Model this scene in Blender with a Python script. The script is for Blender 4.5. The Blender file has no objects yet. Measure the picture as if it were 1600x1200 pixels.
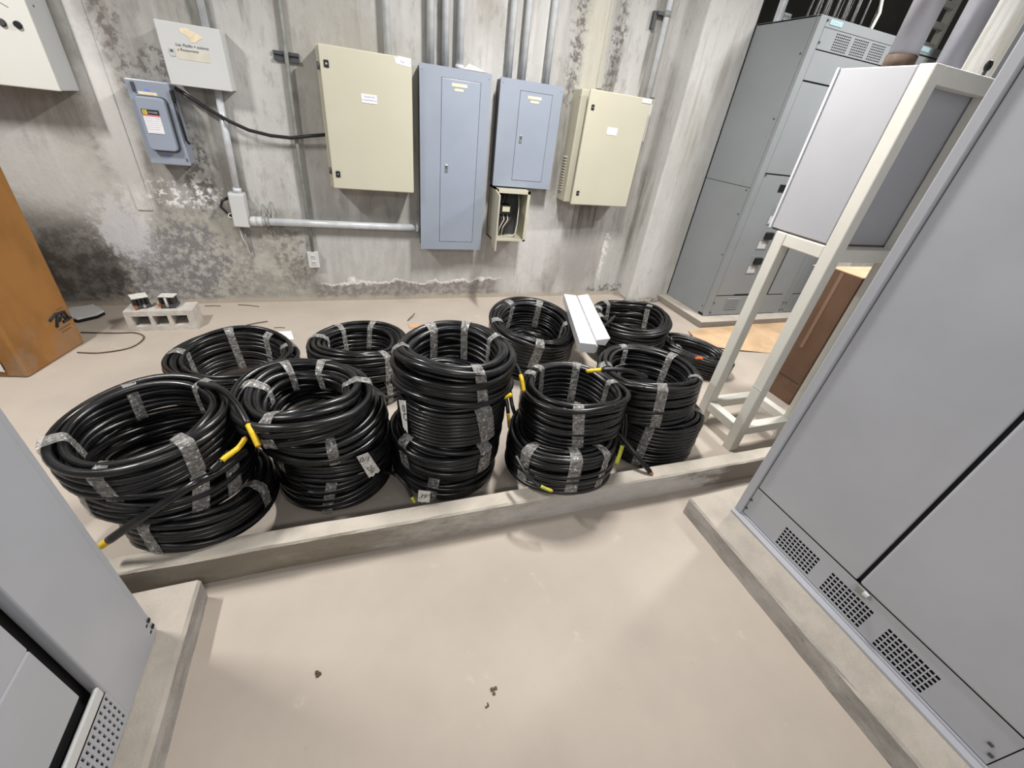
import bpy, bmesh, math, random
from mathutils import Vector, Matrix, Quaternion, noise as mnoise
random.seed(7)
S = bpy.context.scene
COL = S.collection
PI = math.pi

# ------------------------------------------------------------------ camera
FPX = 642.62
CR = Vector((0.9396, -0.3237, 0.1111))
CF = Vector((0.3300, 0.7713, -0.5443))
CU = Vector((0.0905, 0.5481, 0.8315))
CPOS = Vector((0, 0, 1.6))
cd = bpy.data.cameras.new('camera')
cam = bpy.data.objects.new('camera', cd)
COL.objects.link(cam)
cam.matrix_world = Matrix(((CR.x, CU.x, -CF.x, CPOS.x), (CR.y, CU.y, -CF.y, CPOS.y), (CR.z, CU.z, -CF.z, CPOS.z), (0, 0, 0, 1)))
cd.sensor_width = 36
cd.lens = FPX / 1600 * 36
cd.clip_start = 0.02
S.camera = cam

# ------------------------------------------------------------------ light
w = bpy.data.worlds.new('world')
S.world = w
w.use_nodes = True
w.node_tree.nodes['Background'].inputs[0].default_value = (0.93, 0.96, 1.0, 1)
w.node_tree.nodes['Background'].inputs[1].default_value = 0.14

def area(name, loc, sx, sy, power, col=(1, 0.97, 0.93), rz=0, rx=0):
    l = bpy.data.lights.new(name, 'AREA')
    l.shape = 'RECTANGLE'
    l.size = sx
    l.size_y = sy
    l.energy = power
    l.color = col
    o = bpy.data.objects.new(name, l)
    o.location = loc
    o.rotation_euler = (rx, 0, rz)
    COL.objects.link(o)
    return o
area('ceiling_tube_right', (1.3, 2.15, 3.15), 0.14, 0.6, 88)
area('ceiling_tube_left', (-2.1, 1.75, 3.15), 0.14, 0.6, 78)
area('ceiling_tube_far_right', (3.9, 1.75, 3.15), 0.6, 0.2, 72)
area('fill_near', (0.2, -1.5, 2.8), 1.0, 0.3, 27, rx=math.radians(25))  # unseen fill lamp added to brighten the foreground

S.view_settings.view_transform = 'Standard'
S.view_settings.look = 'None'
S.view_settings.gamma = 1
S.view_settings.use_curve_mapping = False
S.view_settings.exposure = 0.25

def at_y(px, py, Y):
    d = CR * ((px - 800) / FPX) + CF + CU * ((600 - py) / FPX)
    return CPOS + d * (Y / d.y)
def at_z(px, py, Z):
    d = CR * ((px - 800) / FPX) + CF + CU * ((600 - py) / FPX)
    return CPOS + d * ((Z - 1.6) / d.z)

# ------------------------------------------------------------------ materials
class NT:
    def __init__(self, name):
        self.m = bpy.data.materials.new(name)
        self.m.use_nodes = True
        self.t = self.m.node_tree
        self.b = self.t.nodes['Principled BSDF']
        self.geo = None
    def n(self, kind, **kw):
        x = self.t.nodes.new(kind)
        for k, v in kw.items():
            setattr(x, k, v)
        return x
    def link(self, a, b):
        self.t.links.new(a, b)
    def put(self, sock, v):
        if hasattr(v, 'links') or hasattr(v, 'is_linked'):
            self.link(v, sock)
        else:
            sock.default_value = v
    def pos(self):
        if not self.geo:
            self.geo = self.n('ShaderNodeNewGeometry')
        return self.geo.outputs['Position']
    def xyz(self):
        if not hasattr(self, '_s'):
            self._s = self.n('ShaderNodeSeparateXYZ')
            self.link(self.pos(), self._s.inputs[0])
        return self._s.outputs
    def nz(self):
        self.pos()
        s = self.n('ShaderNodeSeparateXYZ')
        self.link(self.geo.outputs['Normal'], s.inputs[0])
        return s.outputs[2]
    def scaled(self, sc, obj=False):
        mp = self.n('ShaderNodeMapping')
        mp.inputs['Scale'].default_value = sc
        if obj:
            tc = self.n('ShaderNodeTexCoord')
            self.link(tc.outputs['Object'], mp.inputs[0])
        else:
            self.link(self.pos(), mp.inputs[0])
        return mp.outputs[0]
    def noise(self, sc=(1, 1, 1), scale=5, detail=4, rough=0.55, obj=False):
        x = self.n('ShaderNodeTexNoise')
        x.inputs['Scale'].default_value = scale
        x.inputs['Detail'].default_value = detail
        x.inputs['Roughness'].default_value = rough
        self.link(self.scaled(sc, obj), x.inputs['Vector'])
        return x.outputs['Fac']
    def math(self, op, a, b=None, c=None, clamp=False):
        x = self.n('ShaderNodeMath', operation=op, use_clamp=clamp)
        for i, v in enumerate((a, b, c)):
            if v is not None:
                self.put(x.inputs[i], v)
        return x.outputs[0]
    def step(self, v, a, b, lo=0.0, hi=1.0):
        x = self.n('ShaderNodeMapRange', interpolation_type='SMOOTHSTEP')
        self.put(x.inputs[0], v)
        x.inputs[1].default_value = a
        x.inputs[2].default_value = b
        x.inputs[3].default_value = lo
        x.inputs[4].default_value = hi
        return x.outputs[0]
    def mix(self, f, a, b):
        x = self.n('ShaderNodeMix', data_type='RGBA')
        self.put(x.inputs[0], f)
        for i, v in ((6, a), (7, b)):
            if isinstance(v, tuple):
                v = (*v[:3], 1)
            self.put(x.inputs[i], v)
        return x.outputs[2]
    def color(self, c):
        if isinstance(c, tuple):
            c = (*c[:3], 1)
        self.put(self.b.inputs['Base Color'], c)
    def bump(self, h, dist=0.01, strength=0.6):
        x = self.n('ShaderNodeBump')
        x.inputs['Distance'].default_value = dist
        x.inputs['Strength'].default_value = strength
        self.link(h, x.inputs['Height'])
        self.link(x.outputs[0], self.b.inputs['Normal'])
    def rough(self, v):
        self.put(self.b.inputs['Roughness'], v)

def srgb(r, g, b):
    f = lambda c: (c / 255 / 12.92) if c / 255 <= 0.04045 else ((c / 255 + 0.055) / 1.055) ** 2.4
    return (f(r), f(g), f(b))

def simple(name, c, rough=0.5, metal=0.0, var=0.0, vscale=8, bump=0.0, spec=None, coat=0.0):
    q = NT(name)
    if var:
        f = q.noise(scale=vscale, detail=5, obj=True)
        d = tuple(x * (1 - var) for x in c)
        e = tuple(min(1, x * (1 + var)) for x in c)
        q.color(q.mix(q.step(f, 0.3, 0.7), d, e))
    else:
        q.color(c)
    q.rough(rough)
    q.b.inputs['Metallic'].default_value = metal
    if spec is not None:
        q.b.inputs['Specular IOR Level'].default_value = spec
    if bump:
        q.bump(q.noise(scale=vscale * 6, detail=6, obj=True), bump, 0.5)
    return q.m

M = {}
KB0 = 1.0667
M['panel_gray'] = simple('panel_gray', (0.30, 0.34, 0.41), 0.3, var=0.04, vscale=3)
M['panel_gray_door'] = simple('panel_gray_door', (0.31, 0.35, 0.43), 0.25, var=0.04, vscale=3)
M['cream'] = simple('cream_paint', (0.55, 0.53, 0.425), 0.42, var=0.03, vscale=2)
M['cream_side'] = simple('cream_paint_body', (0.50, 0.48, 0.38), 0.45, var=0.04, vscale=3)
M['white_box'] = simple('offwhite_paint', (0.70, 0.70, 0.66), 0.45, var=0.03, vscale=2)
M['grey_box'] = simple('light_grey_paint', (0.60, 0.61, 0.61), 0.45, var=0.03, vscale=2)
M['cab'] = simple('cabinet_grey', (0.42, 0.432, 0.468), 0.42, var=0.05, vscale=2.5, bump=0.0006)
M['sg_front'] = simple('switchgear_paint', (0.265, 0.285, 0.30), 0.4, var=0.04, vscale=2)
M['stand'] = simple('stand_cream', (0.66, 0.645, 0.585), 0.45, var=0.04, vscale=4)
M['stand_box'] = simple('stand_box_grey', (0.41, 0.415, 0.44), 0.42, var=0.03, vscale=3)
M['galv'] = simple('galvanised', (0.60, 0.63, 0.66), 0.30, 0.12, var=0.10, vscale=14)
M['galv_dull'] = simple('galvanised_dull', (0.27, 0.28, 0.265), 0.5, 0.1, var=0.2, vscale=14)
M['pvc'] = simple('grey_pipe', (0.42, 0.42, 0.46), 0.35, 0.1, var=0.1, vscale=5)
M['jbox'] = simple('junction_grey', (0.55, 0.56, 0.56), 0.5, var=0.06, vscale=10)
M['black'] = simple('black_plastic', (0.012, 0.012, 0.014), 0.4)
M['dark'] = simple('dark_recess', (0.006, 0.006, 0.007), 0.9)
M['darkgrey'] = simple('dark_grey', (0.06, 0.063, 0.07), 0.5)
M['rust'] = simple('rusty_brown', (0.10, 0.065, 0.045), 0.8, var=0.3, vscale=20)
M['white'] = simple('white_paint', (0.62, 0.62, 0.645), 0.35)
M['paper'] = simple('paper', (0.80, 0.80, 0.82), 0.7, var=0.05, vscale=30)
M['paper_dirty'] = simple('dirty_paper', (0.62, 0.61, 0.58), 0.7, var=0.18, vscale=60)
M['ink'] = simple('ink', (0.02, 0.02, 0.025), 0.7)
M['ink_blue'] = simple('faded_blue_ink', (0.42, 0.42, 0.62), 0.7)
M['yellow'] = simple('yellow_insulation', (0.80, 0.53, 0.02), 0.4, var=0.12, vscale=60)
M['yellow_green'] = simple('yellow_green', (0.50, 0.52, 0.06), 0.45, var=0.2, vscale=60)
M['orange'] = simple('orange_cap', (0.80, 0.16, 0.05), 0.45)
M['copper'] = simple('copper', (0.55, 0.24, 0.12), 0.4, 0.8)
M['steel'] = simple('steel', (0.6, 0.6, 0.6), 0.3, 0.9)
M['teal'] = simple('teal_plate', (0.36, 0.58, 0.62), 0.4)
M['label_yellow'] = simple('label_yellow', (0.75, 0.62, 0.05), 0.5)
M['label_red'] = simple('label_red', (0.75, 0.25, 0.3), 0.5)
M['strip'] = simple('name_strip', (0.78, 0.70, 0.50), 0.5, var=0.08, vscale=60)
M['patch_yellow'] = simple('old_glue', (0.78, 0.68, 0.48), 0.6, var=0.1, vscale=30)
M['patch_beige'] = simple('beige_film', (0.64, 0.61, 0.52), 0.55, var=0.05, vscale=20)
M['white_cable'] = simple('white_cable', (0.75, 0.74, 0.68), 0.5)
M['brass'] = simple('faded_label', (0.62, 0.62, 0.45), 0.6)
M['blue_reflection'] = simple('blue_reflection', (0.20, 0.26, 0.85), 0.25)  # blue light reflection painted as the colour of the raised badges
M['wood'] = simple('stick_wood', (0.12, 0.085, 0.06), 0.8)

# black cable: dusty PVC with fine scuffs
q = NT('cable_black')
f = q.noise(scale=9, detail=5)
q.color(q.mix(q.step(f, 0.42, 0.75), (0.004, 0.004, 0.0045), (0.016, 0.016, 0.018)))
q.rough(q.step(q.noise(scale=7, detail=2), 0.3, 0.7, 0.24, 0.36))
q.b.inputs['Specular IOR Level'].default_value = 0.55
M['cable'] = q.m

# clear packing tape, crumpled
q = NT('packing_tape')
bs = q.b
bs.inputs['Roughness'].default_value = 0.16
f = q.noise(scale=60, detail=4, obj=True)
sp = q.step(q.noise(scale=70, detail=4, rough=0.65, obj=True), 0.55, 0.66)
q.color(q.mix(sp, (0.46, 0.45, 0.43), (0.90, 0.90, 0.90)))  # crumple glints painted into the colour as white specks
q.bump(q.noise(scale=75, detail=3, obj=True), 0.012, 1.0)
tr = q.n('ShaderNodeBsdfTransparent')
mx = q.n('ShaderNodeMixShader')
q.put(mx.inputs[0], q.math('MAXIMUM', q.step(f, 0.35, 0.65, 0.30, 0.62), q.math('MULTIPLY', sp, 0.9)))
q.link(tr.outputs[0], mx.inputs[1])
q.link(bs.outputs[0], mx.inputs[2])
q.link(mx.outputs[0], q.t.nodes['Material Output'].inputs[0])
M['tape'] = q.m

# cardboard
def cardboard(name, c, stain):
    q = NT(name)
    a = q.mix(q.step(q.noise(sc=(1, 1, 0.6), scale=5, detail=5), 0.4, 0.75), c, tuple(x * 0.72 for x in c))
    z = q.xyz()[2]
    m = q.math('MULTIPLY', q.step(z, 0.32, 0.14), q.step(q.noise(scale=7, detail=5), 0.4, 0.6))
    q.color(q.mix(q.math('MULTIPLY', m, stain), a, (0.32, 0.22, 0.15)))
    q.rough(0.75)
    q.bump(q.noise(sc=(1, 1, 14), scale=12, detail=2), 0.002, 0.3)
    return q.m
M['card'] = cardboard('cardboard', (0.40, 0.185, 0.045), 0.6)
M['card_dark'] = cardboard('cardboard_brown', (0.125, 0.066, 0.038), 0.1)
M['card_flap'] = simple('cardboard_flap', (0.55, 0.36, 0.22), 0.75, var=0.1)
M['kraft'] = simple('kraft_paper', (0.62, 0.43, 0.26), 0.7, var=0.18, vscale=4, bump=0.004)
M['card_tape'] = simple('brown_tape', (0.22, 0.14, 0.095), 0.25)

# floor: dusty screed
def dusty(name, base, dark, pale, scale=1.3):
    q = NT(name)
    a = q.mix(q.step(q.noise(scale=scale, detail=6, rough=0.6), 0.35, 0.7), base, dark)
    a = q.mix(q.step(q.noise(scale=5.5, detail=5, rough=0.7), 0.60, 0.78), a, pale)
    a = q.mix(q.math('MULTIPLY', q.step(q.noise(scale=16, detail=5, rough=0.75), 0.66, 0.76), 0.5), a, tuple(x * 0.55 for x in dark))
    q.color(a)
    q.rough(0.72)
    q.b.inputs['Specular IOR Level'].default_value = 0.25
    q.bump(q.noise(scale=30, detail=6), 0.003, 0.35)
    return q
M['floor'] = dusty('floor_screed', (0.485, 0.425, 0.365), (0.42, 0.37, 0.32), (0.56, 0.51, 0.455)).m

# kerbs: dust on the flat top, raw concrete of varying tone at the sides
def kerb(name, side_a, side_b, top, stained=False):
    q = NT(name)
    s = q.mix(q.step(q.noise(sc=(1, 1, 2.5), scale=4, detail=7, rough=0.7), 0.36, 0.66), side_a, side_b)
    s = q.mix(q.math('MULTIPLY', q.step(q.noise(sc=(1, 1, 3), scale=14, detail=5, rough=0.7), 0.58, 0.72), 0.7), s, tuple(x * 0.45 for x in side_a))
    if stained:  # tone graded along x: dark at left, pale midway, dark again right
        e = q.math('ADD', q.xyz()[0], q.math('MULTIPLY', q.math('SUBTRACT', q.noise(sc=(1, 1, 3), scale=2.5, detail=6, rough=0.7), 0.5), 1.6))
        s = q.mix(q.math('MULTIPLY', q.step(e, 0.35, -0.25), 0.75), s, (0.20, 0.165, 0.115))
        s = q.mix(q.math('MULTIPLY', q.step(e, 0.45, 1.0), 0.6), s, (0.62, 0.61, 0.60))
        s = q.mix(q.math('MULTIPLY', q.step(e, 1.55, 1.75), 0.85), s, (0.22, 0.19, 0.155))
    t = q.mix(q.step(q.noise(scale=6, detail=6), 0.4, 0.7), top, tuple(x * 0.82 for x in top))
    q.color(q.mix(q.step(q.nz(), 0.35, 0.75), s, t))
    q.rough(0.85)
    q.bump(q.noise(scale=22, detail=7, rough=0.7), 0.012, 0.6)
    return q.m
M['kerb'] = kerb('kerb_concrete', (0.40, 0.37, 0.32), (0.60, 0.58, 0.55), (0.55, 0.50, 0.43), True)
M['plinth'] = kerb('plinth_concrete', (0.30, 0.285, 0.265), (0.46, 0.44, 0.41), (0.46, 0.415, 0.36))
M['block'] = simple('concrete_block', (0.55, 0.52, 0.48), 0.9, var=0.12, vscale=14, bump=0.01)

# back wall: bare plaster with run marks, salts, damp and mould
def wall_mat(name, full=True, base=(0.365, 0.355, 0.335), light=(0.56, 0.555, 0.545), darkc=(0.20, 0.19, 0.17)):
    q = NT(name)
    X, Y, Z = q.xyz()
    X = q.math('MULTIPLY', X, 1 / KB0)
    Z = q.math('MULTIPLY_ADD', Z, 1 / KB0, 0.10)
    big = q.noise(sc=(1, 1, 0.6), scale=1.1, detail=5, rough=0.55)
    run = q.noise(sc=(1, 1, 0.09), scale=5.0, detail=5, rough=0.65)
    band = q.noise(sc=(1, 1, 0.10), scale=2.6, detail=4, rough=0.6)
    fine = q.noise(sc=(1, 1, 0.35), scale=16, detail=7, rough=0.7)
    rag = q.noise(scale=7, detail=8, rough=0.68)
    rag2 = q.noise(scale=24, detail=6, rough=0.7)
    a = q.mix(q.step(big, 0.40, 0.68), base, light)
    a = q.mix(q.math('MULTIPLY', q.step(band, 0.52, 0.60), 0.55), a, light)
    a = q.mix(q.math('MULTIPLY', q.step(band, 0.46, 0.38), 0.60), a, (0.30, 0.285, 0.24))
    a = q.mix(q.math('MULTIPLY', q.step(run, 0.52, 0.68), 0.85), a, light)
    a = q.mix(q.math('MULTIPLY', q.step(run, 0.45, 0.33), 0.9), a, darkc)
    a = q.mix(q.math('MULTIPLY', q.step(fine, 0.5, 0.68), 0.40), a, darkc)
    def blob(cx, cz, rx, rz, amp=0.8, soft=0.18, nz=None):
        dx = q.math('MULTIPLY', q.math('SUBTRACT', X, cx), 1 / rx)
        dz = q.math('MULTIPLY', q.math('SUBTRACT', Z, cz), 1 / rz)
        r = q.math('SQRT', q.math('ADD', q.math('MULTIPLY', dx, dx), q.math('MULTIPLY', dz, dz)))
        r = q.math('ADD', r, q.math('MULTIPLY', q.math('SUBTRACT', nz or rag, 0.5), amp * 2))
        return q.step(r, 1 + soft, 1 - soft)
    def over(a, m, c, k=1.0):
        return q.mix(q.math('MULTIPLY', m, k), a, c)
    speck = q.step(rag2, 0.45, 0.58)
    ragc = q.math('ADD', q.math('MULTIPLY', rag, 0.9), q.math('MULTIPLY', q.math('SUBTRACT', rag2, 0.5), 0.9))
    if full:
        # smooth grey render between the panels, and the raw strip below its broken edge
        edge = q.math('ADD', Z, q.math('MULTIPLY', q.math('SUBTRACT', q.noise(sc=(1, 1, 1), scale=3.2, detail=8, rough=0.62), 0.5), 0.30))
        inx = q.math('MULTIPLY', q.step(X, -0.36, -0.26), q.step(X, 1.34, 1.20))
        smooth = q.math('MULTIPLY', q.math('MULTIPLY', inx, q.step(edge, 0.268, 0.276)), q.step(Z, 0.85, 0.60))
        a = over(a, smooth, q.mix(q.step(fine, 0.3, 0.7), (0.42, 0.415, 0.40), (0.52, 0.515, 0.50)), 0.9)
        below = q.math('MULTIPLY', inx, q.step(edge, 0.272, 0.262))
        a = over(a, below, q.mix(speck, (0.22, 0.205, 0.19), (0.34, 0.32, 0.30)), 0.95)
        lip = q.math('MULTIPLY', q.math('MULTIPLY', q.step(edge, 0.262, 0.272), q.step(edge, 0.292, 0.278)), inx)
        a = over(a, lip, (0.82, 0.81, 0.80), 0.9)
        # damp foot of the wall on the left
        foot = q.math('MULTIPLY', q.step(q.math('ADD', Z, q.math('MULTIPLY', q.math('SUBTRACT', rag, 0.5), 0.4)), 0.40, 0.26), q.step(X, -0.22, -0.34))
        a = over(a, foot, q.mix(speck, (0.19, 0.175, 0.16), (0.30, 0.28, 0.255)), 0.85)
        lowb = q.math('MULTIPLY', q.step(q.math('ADD', Z, q.math('MULTIPLY', q.math('SUBTRACT', rag, 0.5), 0.22)), 0.84, 0.78), q.step(X, -0.30, -0.45))
        a = over(a, lowb, q.mix(q.step(rag, 0.4, 0.62), (0.30, 0.29, 0.27), (0.44, 0.43, 0.38)), 0.8)
        # mould, salts and soot, plus a streak painted lighter against shadow
        a = over(a, blob(-1.30, 0.42, 0.36, 0.28, 1.3, 0.3, ragc), q.mix(speck, (0.20, 0.195, 0.20), (0.38, 0.37, 0.365)), 0.85)
        a = over(a, q.math('MULTIPLY', blob(-0.95, 0.45, 0.40, 0.26, 0.9, 0.4), q.step(rag2, 0.54, 0.62)), (0.52, 0.505, 0.46), 0.6)
        a = over(a, blob(-2.05, 0.44, 0.56, 0.38, 0.55, 0.2, ragc), q.mix(q.step(rag, 0.42, 0.60), (0.075, 0.068, 0.06), (0.20, 0.19, 0.175)), 0.85)
        a = over(a, blob(-1.47, 0.66, 0.13, 0.18, 1.5, 0.3, ragc), (0.62, 0.61, 0.64), 0.85)
        a = over(a, q.math('MULTIPLY', blob(-1.06, 0.90, 0.30, 0.085, 0.9, 0.25), q.step(rag2, 0.50, 0.40)), (0.84, 0.83, 0.84), 0.95)
        a = over(a, q.math('MULTIPLY', blob(-0.95, 1.06, 0.08, 0.26, 1.2, 0.3), speck), (0.12, 0.11, 0.10), 0.85)
        a = over(a, q.math('MULTIPLY', blob(-1.20, 1.72, 0.07, 0.30, 1.3, 0.4), speck), (0.14, 0.12, 0.11), 0.8)
        a = over(a, q.math('MULTIPLY', blob(-1.02, 1.60, 0.08, 0.10, 1.2, 0.4), speck), (0.14, 0.12, 0.11), 0.8)
        a = over(a, q.math('MULTIPLY', blob(-1.42, 1.15, 0.05, 0.40, 1.0, 0.4), speck), (0.24, 0.22, 0.20), 0.8)
        a = over(a, blob(-1.33, 1.25, 0.10, 0.50, 0.6, 0.5), (0.76, 0.745, 0.72), 0.85)  # pale streak, its colour also brightened to offset the box shadow
        a = over(a, blob(-1.75, 0.95, 0.42, 0.22, 0.9, 0.5), (0.60, 0.585, 0.56), 0.7)
        a = over(a, blob(-0.78, 0.92, 0.10, 0.26, 0.8, 0.3), (0.15, 0.14, 0.12), 0.6)
        a = over(a, blob(0.02, 1.75, 0.30, 0.60, 0.7, 0.5), (0.33, 0.31, 0.27), 0.6)
        a = over(a, q.math('MULTIPLY', blob(-0.46, 0.46, 0.13, 0.24, 1.0, 0.3), speck), (0.19, 0.175, 0.155), 0.8)
        # run marks under the open door box and the right enclosure
        st = q.step(q.noise(sc=(1, 1, 0.06), scale=26, detail=5, rough=0.6), 0.46, 0.60)
        a = over(a, q.math('MULTIPLY', blob(1.96, 0.86, 0.26, 0.17, 0.8, 0.3), st), (0.11, 0.10, 0.095), 0.85)
        a = over(a, blob(2.05, 0.52, 0.24, 0.30, 0.8, 0.5), (0.34, 0.325, 0.32), 0.7)
        a = over(a, blob(1.62, 0.62, 0.18, 0.42, 0.6, 0.5), (0.70, 0.69, 0.69), 0.7)
        for cx, rx in ((1.72, 0.07), (2.05, 0.06)):
            a = over(a, q.math('MULTIPLY', blob(cx, 2.08, rx, 0.34, 1.2, 0.4), speck), (0.13, 0.12, 0.115), 0.9)
        a = over(a, blob(1.86, 2.1, 0.10, 0.5, 0.5, 0.4), (0.50, 0.48, 0.40), 0.7)
        a = over(a, q.math('MULTIPLY', blob(2.36, 0.45, 0.03, 0.32, 1.6, 0.4), speck), (0.86, 0.85, 0.84), 0.9)
        a = over(a, blob(2.48, 0.30, 0.14, 0.36, 0.7, 0.4), (0.44, 0.44, 0.42), 0.7)
        a = over(a, q.math('MULTIPLY', blob(2.55, 0.17, 0.30, 0.05, 1.2, 0.4), speck), (0.10, 0.095, 0.09), 0.8)
        a = over(a, q.step(q.math('ADD', Z, q.math('MULTIPLY', q.math('SUBTRACT', rag, 0.5), 0.1)), 0.155, 0.12), (0.45, 0.40, 0.33), 0.8)
    q.color(a)
    q.rough(0.88)
    q.b.inputs['Specular IOR Level'].default_value = 0.2
    h = q.math('ADD', q.math('MULTIPLY', rag, 0.7), q.math('MULTIPLY', fine, 0.6))
    if full:
        h = q.math('ADD', h, q.math('MULTIPLY', smooth, 0.6))
    q.bump(h, 0.014, 0.6)
    return q.m
M['wall'] = wall_mat('wall_plaster')
M['pilaster'] = wall_mat('pilaster_plaster', False, (0.48, 0.475, 0.455), (0.60, 0.595, 0.585), (0.38, 0.37, 0.33))
M['wall_dim'] = simple('shaded_plaster', (0.075, 0.07, 0.055), 0.9, var=0.2, vscale=3)  # brown-grey plaster, the shade of the recess painted into its colour
M['rough_foot'] = simple('crumbled_plaster', (0.30, 0.28, 0.25), 0.95, var=0.35, vscale=18, bump=0.02)

# ------------------------------------------------------------------ mesh tools
# Points beyond the kerb, coils aside, come from image pixels assuming a raised floor;
# far() rescales them about the camera to bring that floor down to zero.
KB, ZD = 1.0667, 0.10
FAR = False
def far(p):
    p = Vector(p)
    return Vector((p.x, p.y, p.z - ZD)) * KB if FAR else p
class MB:
    def __init__(self):
        self.v = []
        self.f = []
        self.smooth = []
    def add(self, vs, fs, smooth=False):
        o = len(self.v)
        self.v += [Vector(p) for p in vs]
        self.f += [tuple(i + o for i in f) for f in fs]
        self.smooth += [smooth] * len(fs)
        return self
    def box(self, x0, x1, y0, y1, z0, z1, mat=None):
        if x0 > x1: x0, x1 = x1, x0
        if y0 > y1: y0, y1 = y1, y0
        if z0 > z1: z0, z1 = z1, z0
        vs = [Vector(p) for p in ((x0, y0, z0), (x1, y0, z0), (x1, y1, z0), (x0, y1, z0), (x0, y0, z1), (x1, y0, z1), (x1, y1, z1), (x0, y1, z1))]
        if mat:
            vs = [mat @ p for p in vs]
        return self.add(vs, [(3, 2, 1, 0), (4, 5, 6, 7), (0, 1, 5, 4), (1, 2, 6, 5), (2, 3, 7, 6), (3, 0, 4, 7)])
    def tube(self, pts, r, n=10, caps=True, smooth=True, radii=None):
        pts = [Vector(p) for p in pts]
        N = len(pts)
        vs, fs = [], []
        up = Vector((0, 0, 1))
        prev = None
        for i, p in enumerate(pts):
            t = (pts[min(i + 1, N - 1)] - pts[max(i - 1, 0)]).normalized()
            if prev is None:
                a = up if abs(t.z) < 0.9 else Vector((1, 0, 0))
                u = (a - t * a.dot(t)).normalized()
            else:
                u = (prev - t * prev.dot(t)).normalized()
            prev = u
            b = t.cross(u)
            rr = radii[i] if radii else r
            for k in range(n):
                th = 2 * PI * k / n
                vs.append(p + (u * math.cos(th) + b * math.sin(th)) * rr)
        for i in range(N - 1):
            for k in range(n):
                k2 = (k + 1) % n
                fs.append((i * n + k, i * n + k2, (i + 1) * n + k2, (i + 1) * n + k))
        self.add(vs, fs, smooth)
        if caps:
            o = len(self.v) - N * n
            self.f.append(tuple(o + k for k in range(n))[::-1])
            self.f.append(tuple(o + (N - 1) * n + k for k in range(n)))
            self.smooth += [False, False]
        return self
    def prism(self, poly, d):
        """poly: list of 3D points (planar), d: extrusion vector"""
        n = len(poly)
        d = Vector(d)
        vs = [Vector(p) for p in poly] + [Vector(p) + d for p in poly]
        fs = [tuple(range(n))[::-1], tuple(range(n, 2 * n))] + [(i, (i + 1) % n, n + (i + 1) % n, n + i) for i in range(n)]
        return self.add(vs, fs)

def link_mesh(name, mb, mat, parent=None, bevel=0.0, seg=2, local=False):
    me = bpy.data.meshes.new(name)
    root = parent
    while root is not None and root.parent is not None:
        root = root.parent
    vs = mb.v if local else [far(p) for p in mb.v]
    if root is not None and not local:
        inv = root.matrix_basis.inverted()
        vs = [inv @ p for p in vs]
    me.from_pydata([tuple(p) for p in vs], [], mb.f)
    me.polygons.foreach_set('use_smooth', mb.smooth)
    me.update()
    bm = bmesh.new()
    bm.from_mesh(me)
    bmesh.ops.recalc_face_normals(bm, faces=bm.faces)
    bm.to_mesh(me)
    bm.free()
    me.materials.append(M[mat])
    o = bpy.data.objects.new(name, me)
    COL.objects.link(o)
    if parent is not None:
        o.parent = parent
    if bevel:
        md = o.modifiers.new('bevel', 'BEVEL')
        md.width = bevel * (KB if FAR else 1)
        md.segments = seg
        md.limit_method = 'ANGLE'
    return o
def part(name, mb, mat, parent, label=None, **kw):
    o = link_mesh(name, mb, mat, parent, **kw)
    if label:
        o['label'] = label
    return o
def thing(name, label, cat, loc=(0, 0, 0), group=None, rot=None):
    o = bpy.data.objects.new(name, None)
    o.empty_display_size = 0.1
    COL.objects.link(o)
    o.location = far(loc)
    if rot is not None:
        o.rotation_mode = 'QUATERNION'
        o.rotation_quaternion = rot
    o['label'] = label
    o['category'] = cat
    if group:
        o['group'] = group
    bpy.context.view_layer.update()
    return o
def solo(name, mb, mat, label, cat, group=None, **kw):
    o = link_mesh(name, mb, mat, None, **kw)
    o['label'] = label
    o['category'] = cat
    if group:
        o['group'] = group
    return o
def struct(name, mb, mat, parent=None, **kw):
    o = link_mesh(name, mb, mat, parent, **kw)
    o['kind'] = 'structure'
    return o
def B(*a, **k):
    return MB().box(*a, **k)

def text_part(name, txt, mat, parent, origin, ux, uy, size, depth=0.0006, shear=0.0):
    """flat lettering: origin = centre, ux/uy unit axes of the writing plane"""
    cu = bpy.data.curves.new(name, 'FONT')
    cu.body = txt
    cu.size = size
    cu.shear = shear
    cu.align_x = 'CENTER'
    cu.align_y = 'CENTER'
    cu.resolution_u = 2
    tmp = bpy.data.objects.new(name, cu)
    COL.objects.link(tmp)
    bpy.context.view_layer.update()
    me = bpy.data.meshes.new_from_object(tmp.evaluated_get(bpy.context.evaluated_depsgraph_get()))
    bpy.data.objects.remove(tmp)
    ux = Vector(ux).normalized()
    uy = Vector(uy).normalized()
    n = ux.cross(uy)
    root = parent
    while root.parent is not None:
        root = root.parent
    inv = root.matrix_basis.inverted()
    for v in me.vertices:
        v.co = inv @ far(Vector(origin) + ux * v.co.x + uy * v.co.y + n * depth)
    me.name = name
    me.materials.clear()
    me.materials.append(M[mat])
    o = bpy.data.objects.new(name, me)
    COL.objects.link(o)
    o.parent = parent
    return o
XU, ZU = Vector((1, 0, 0)), Vector((0, 0, 1))

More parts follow.
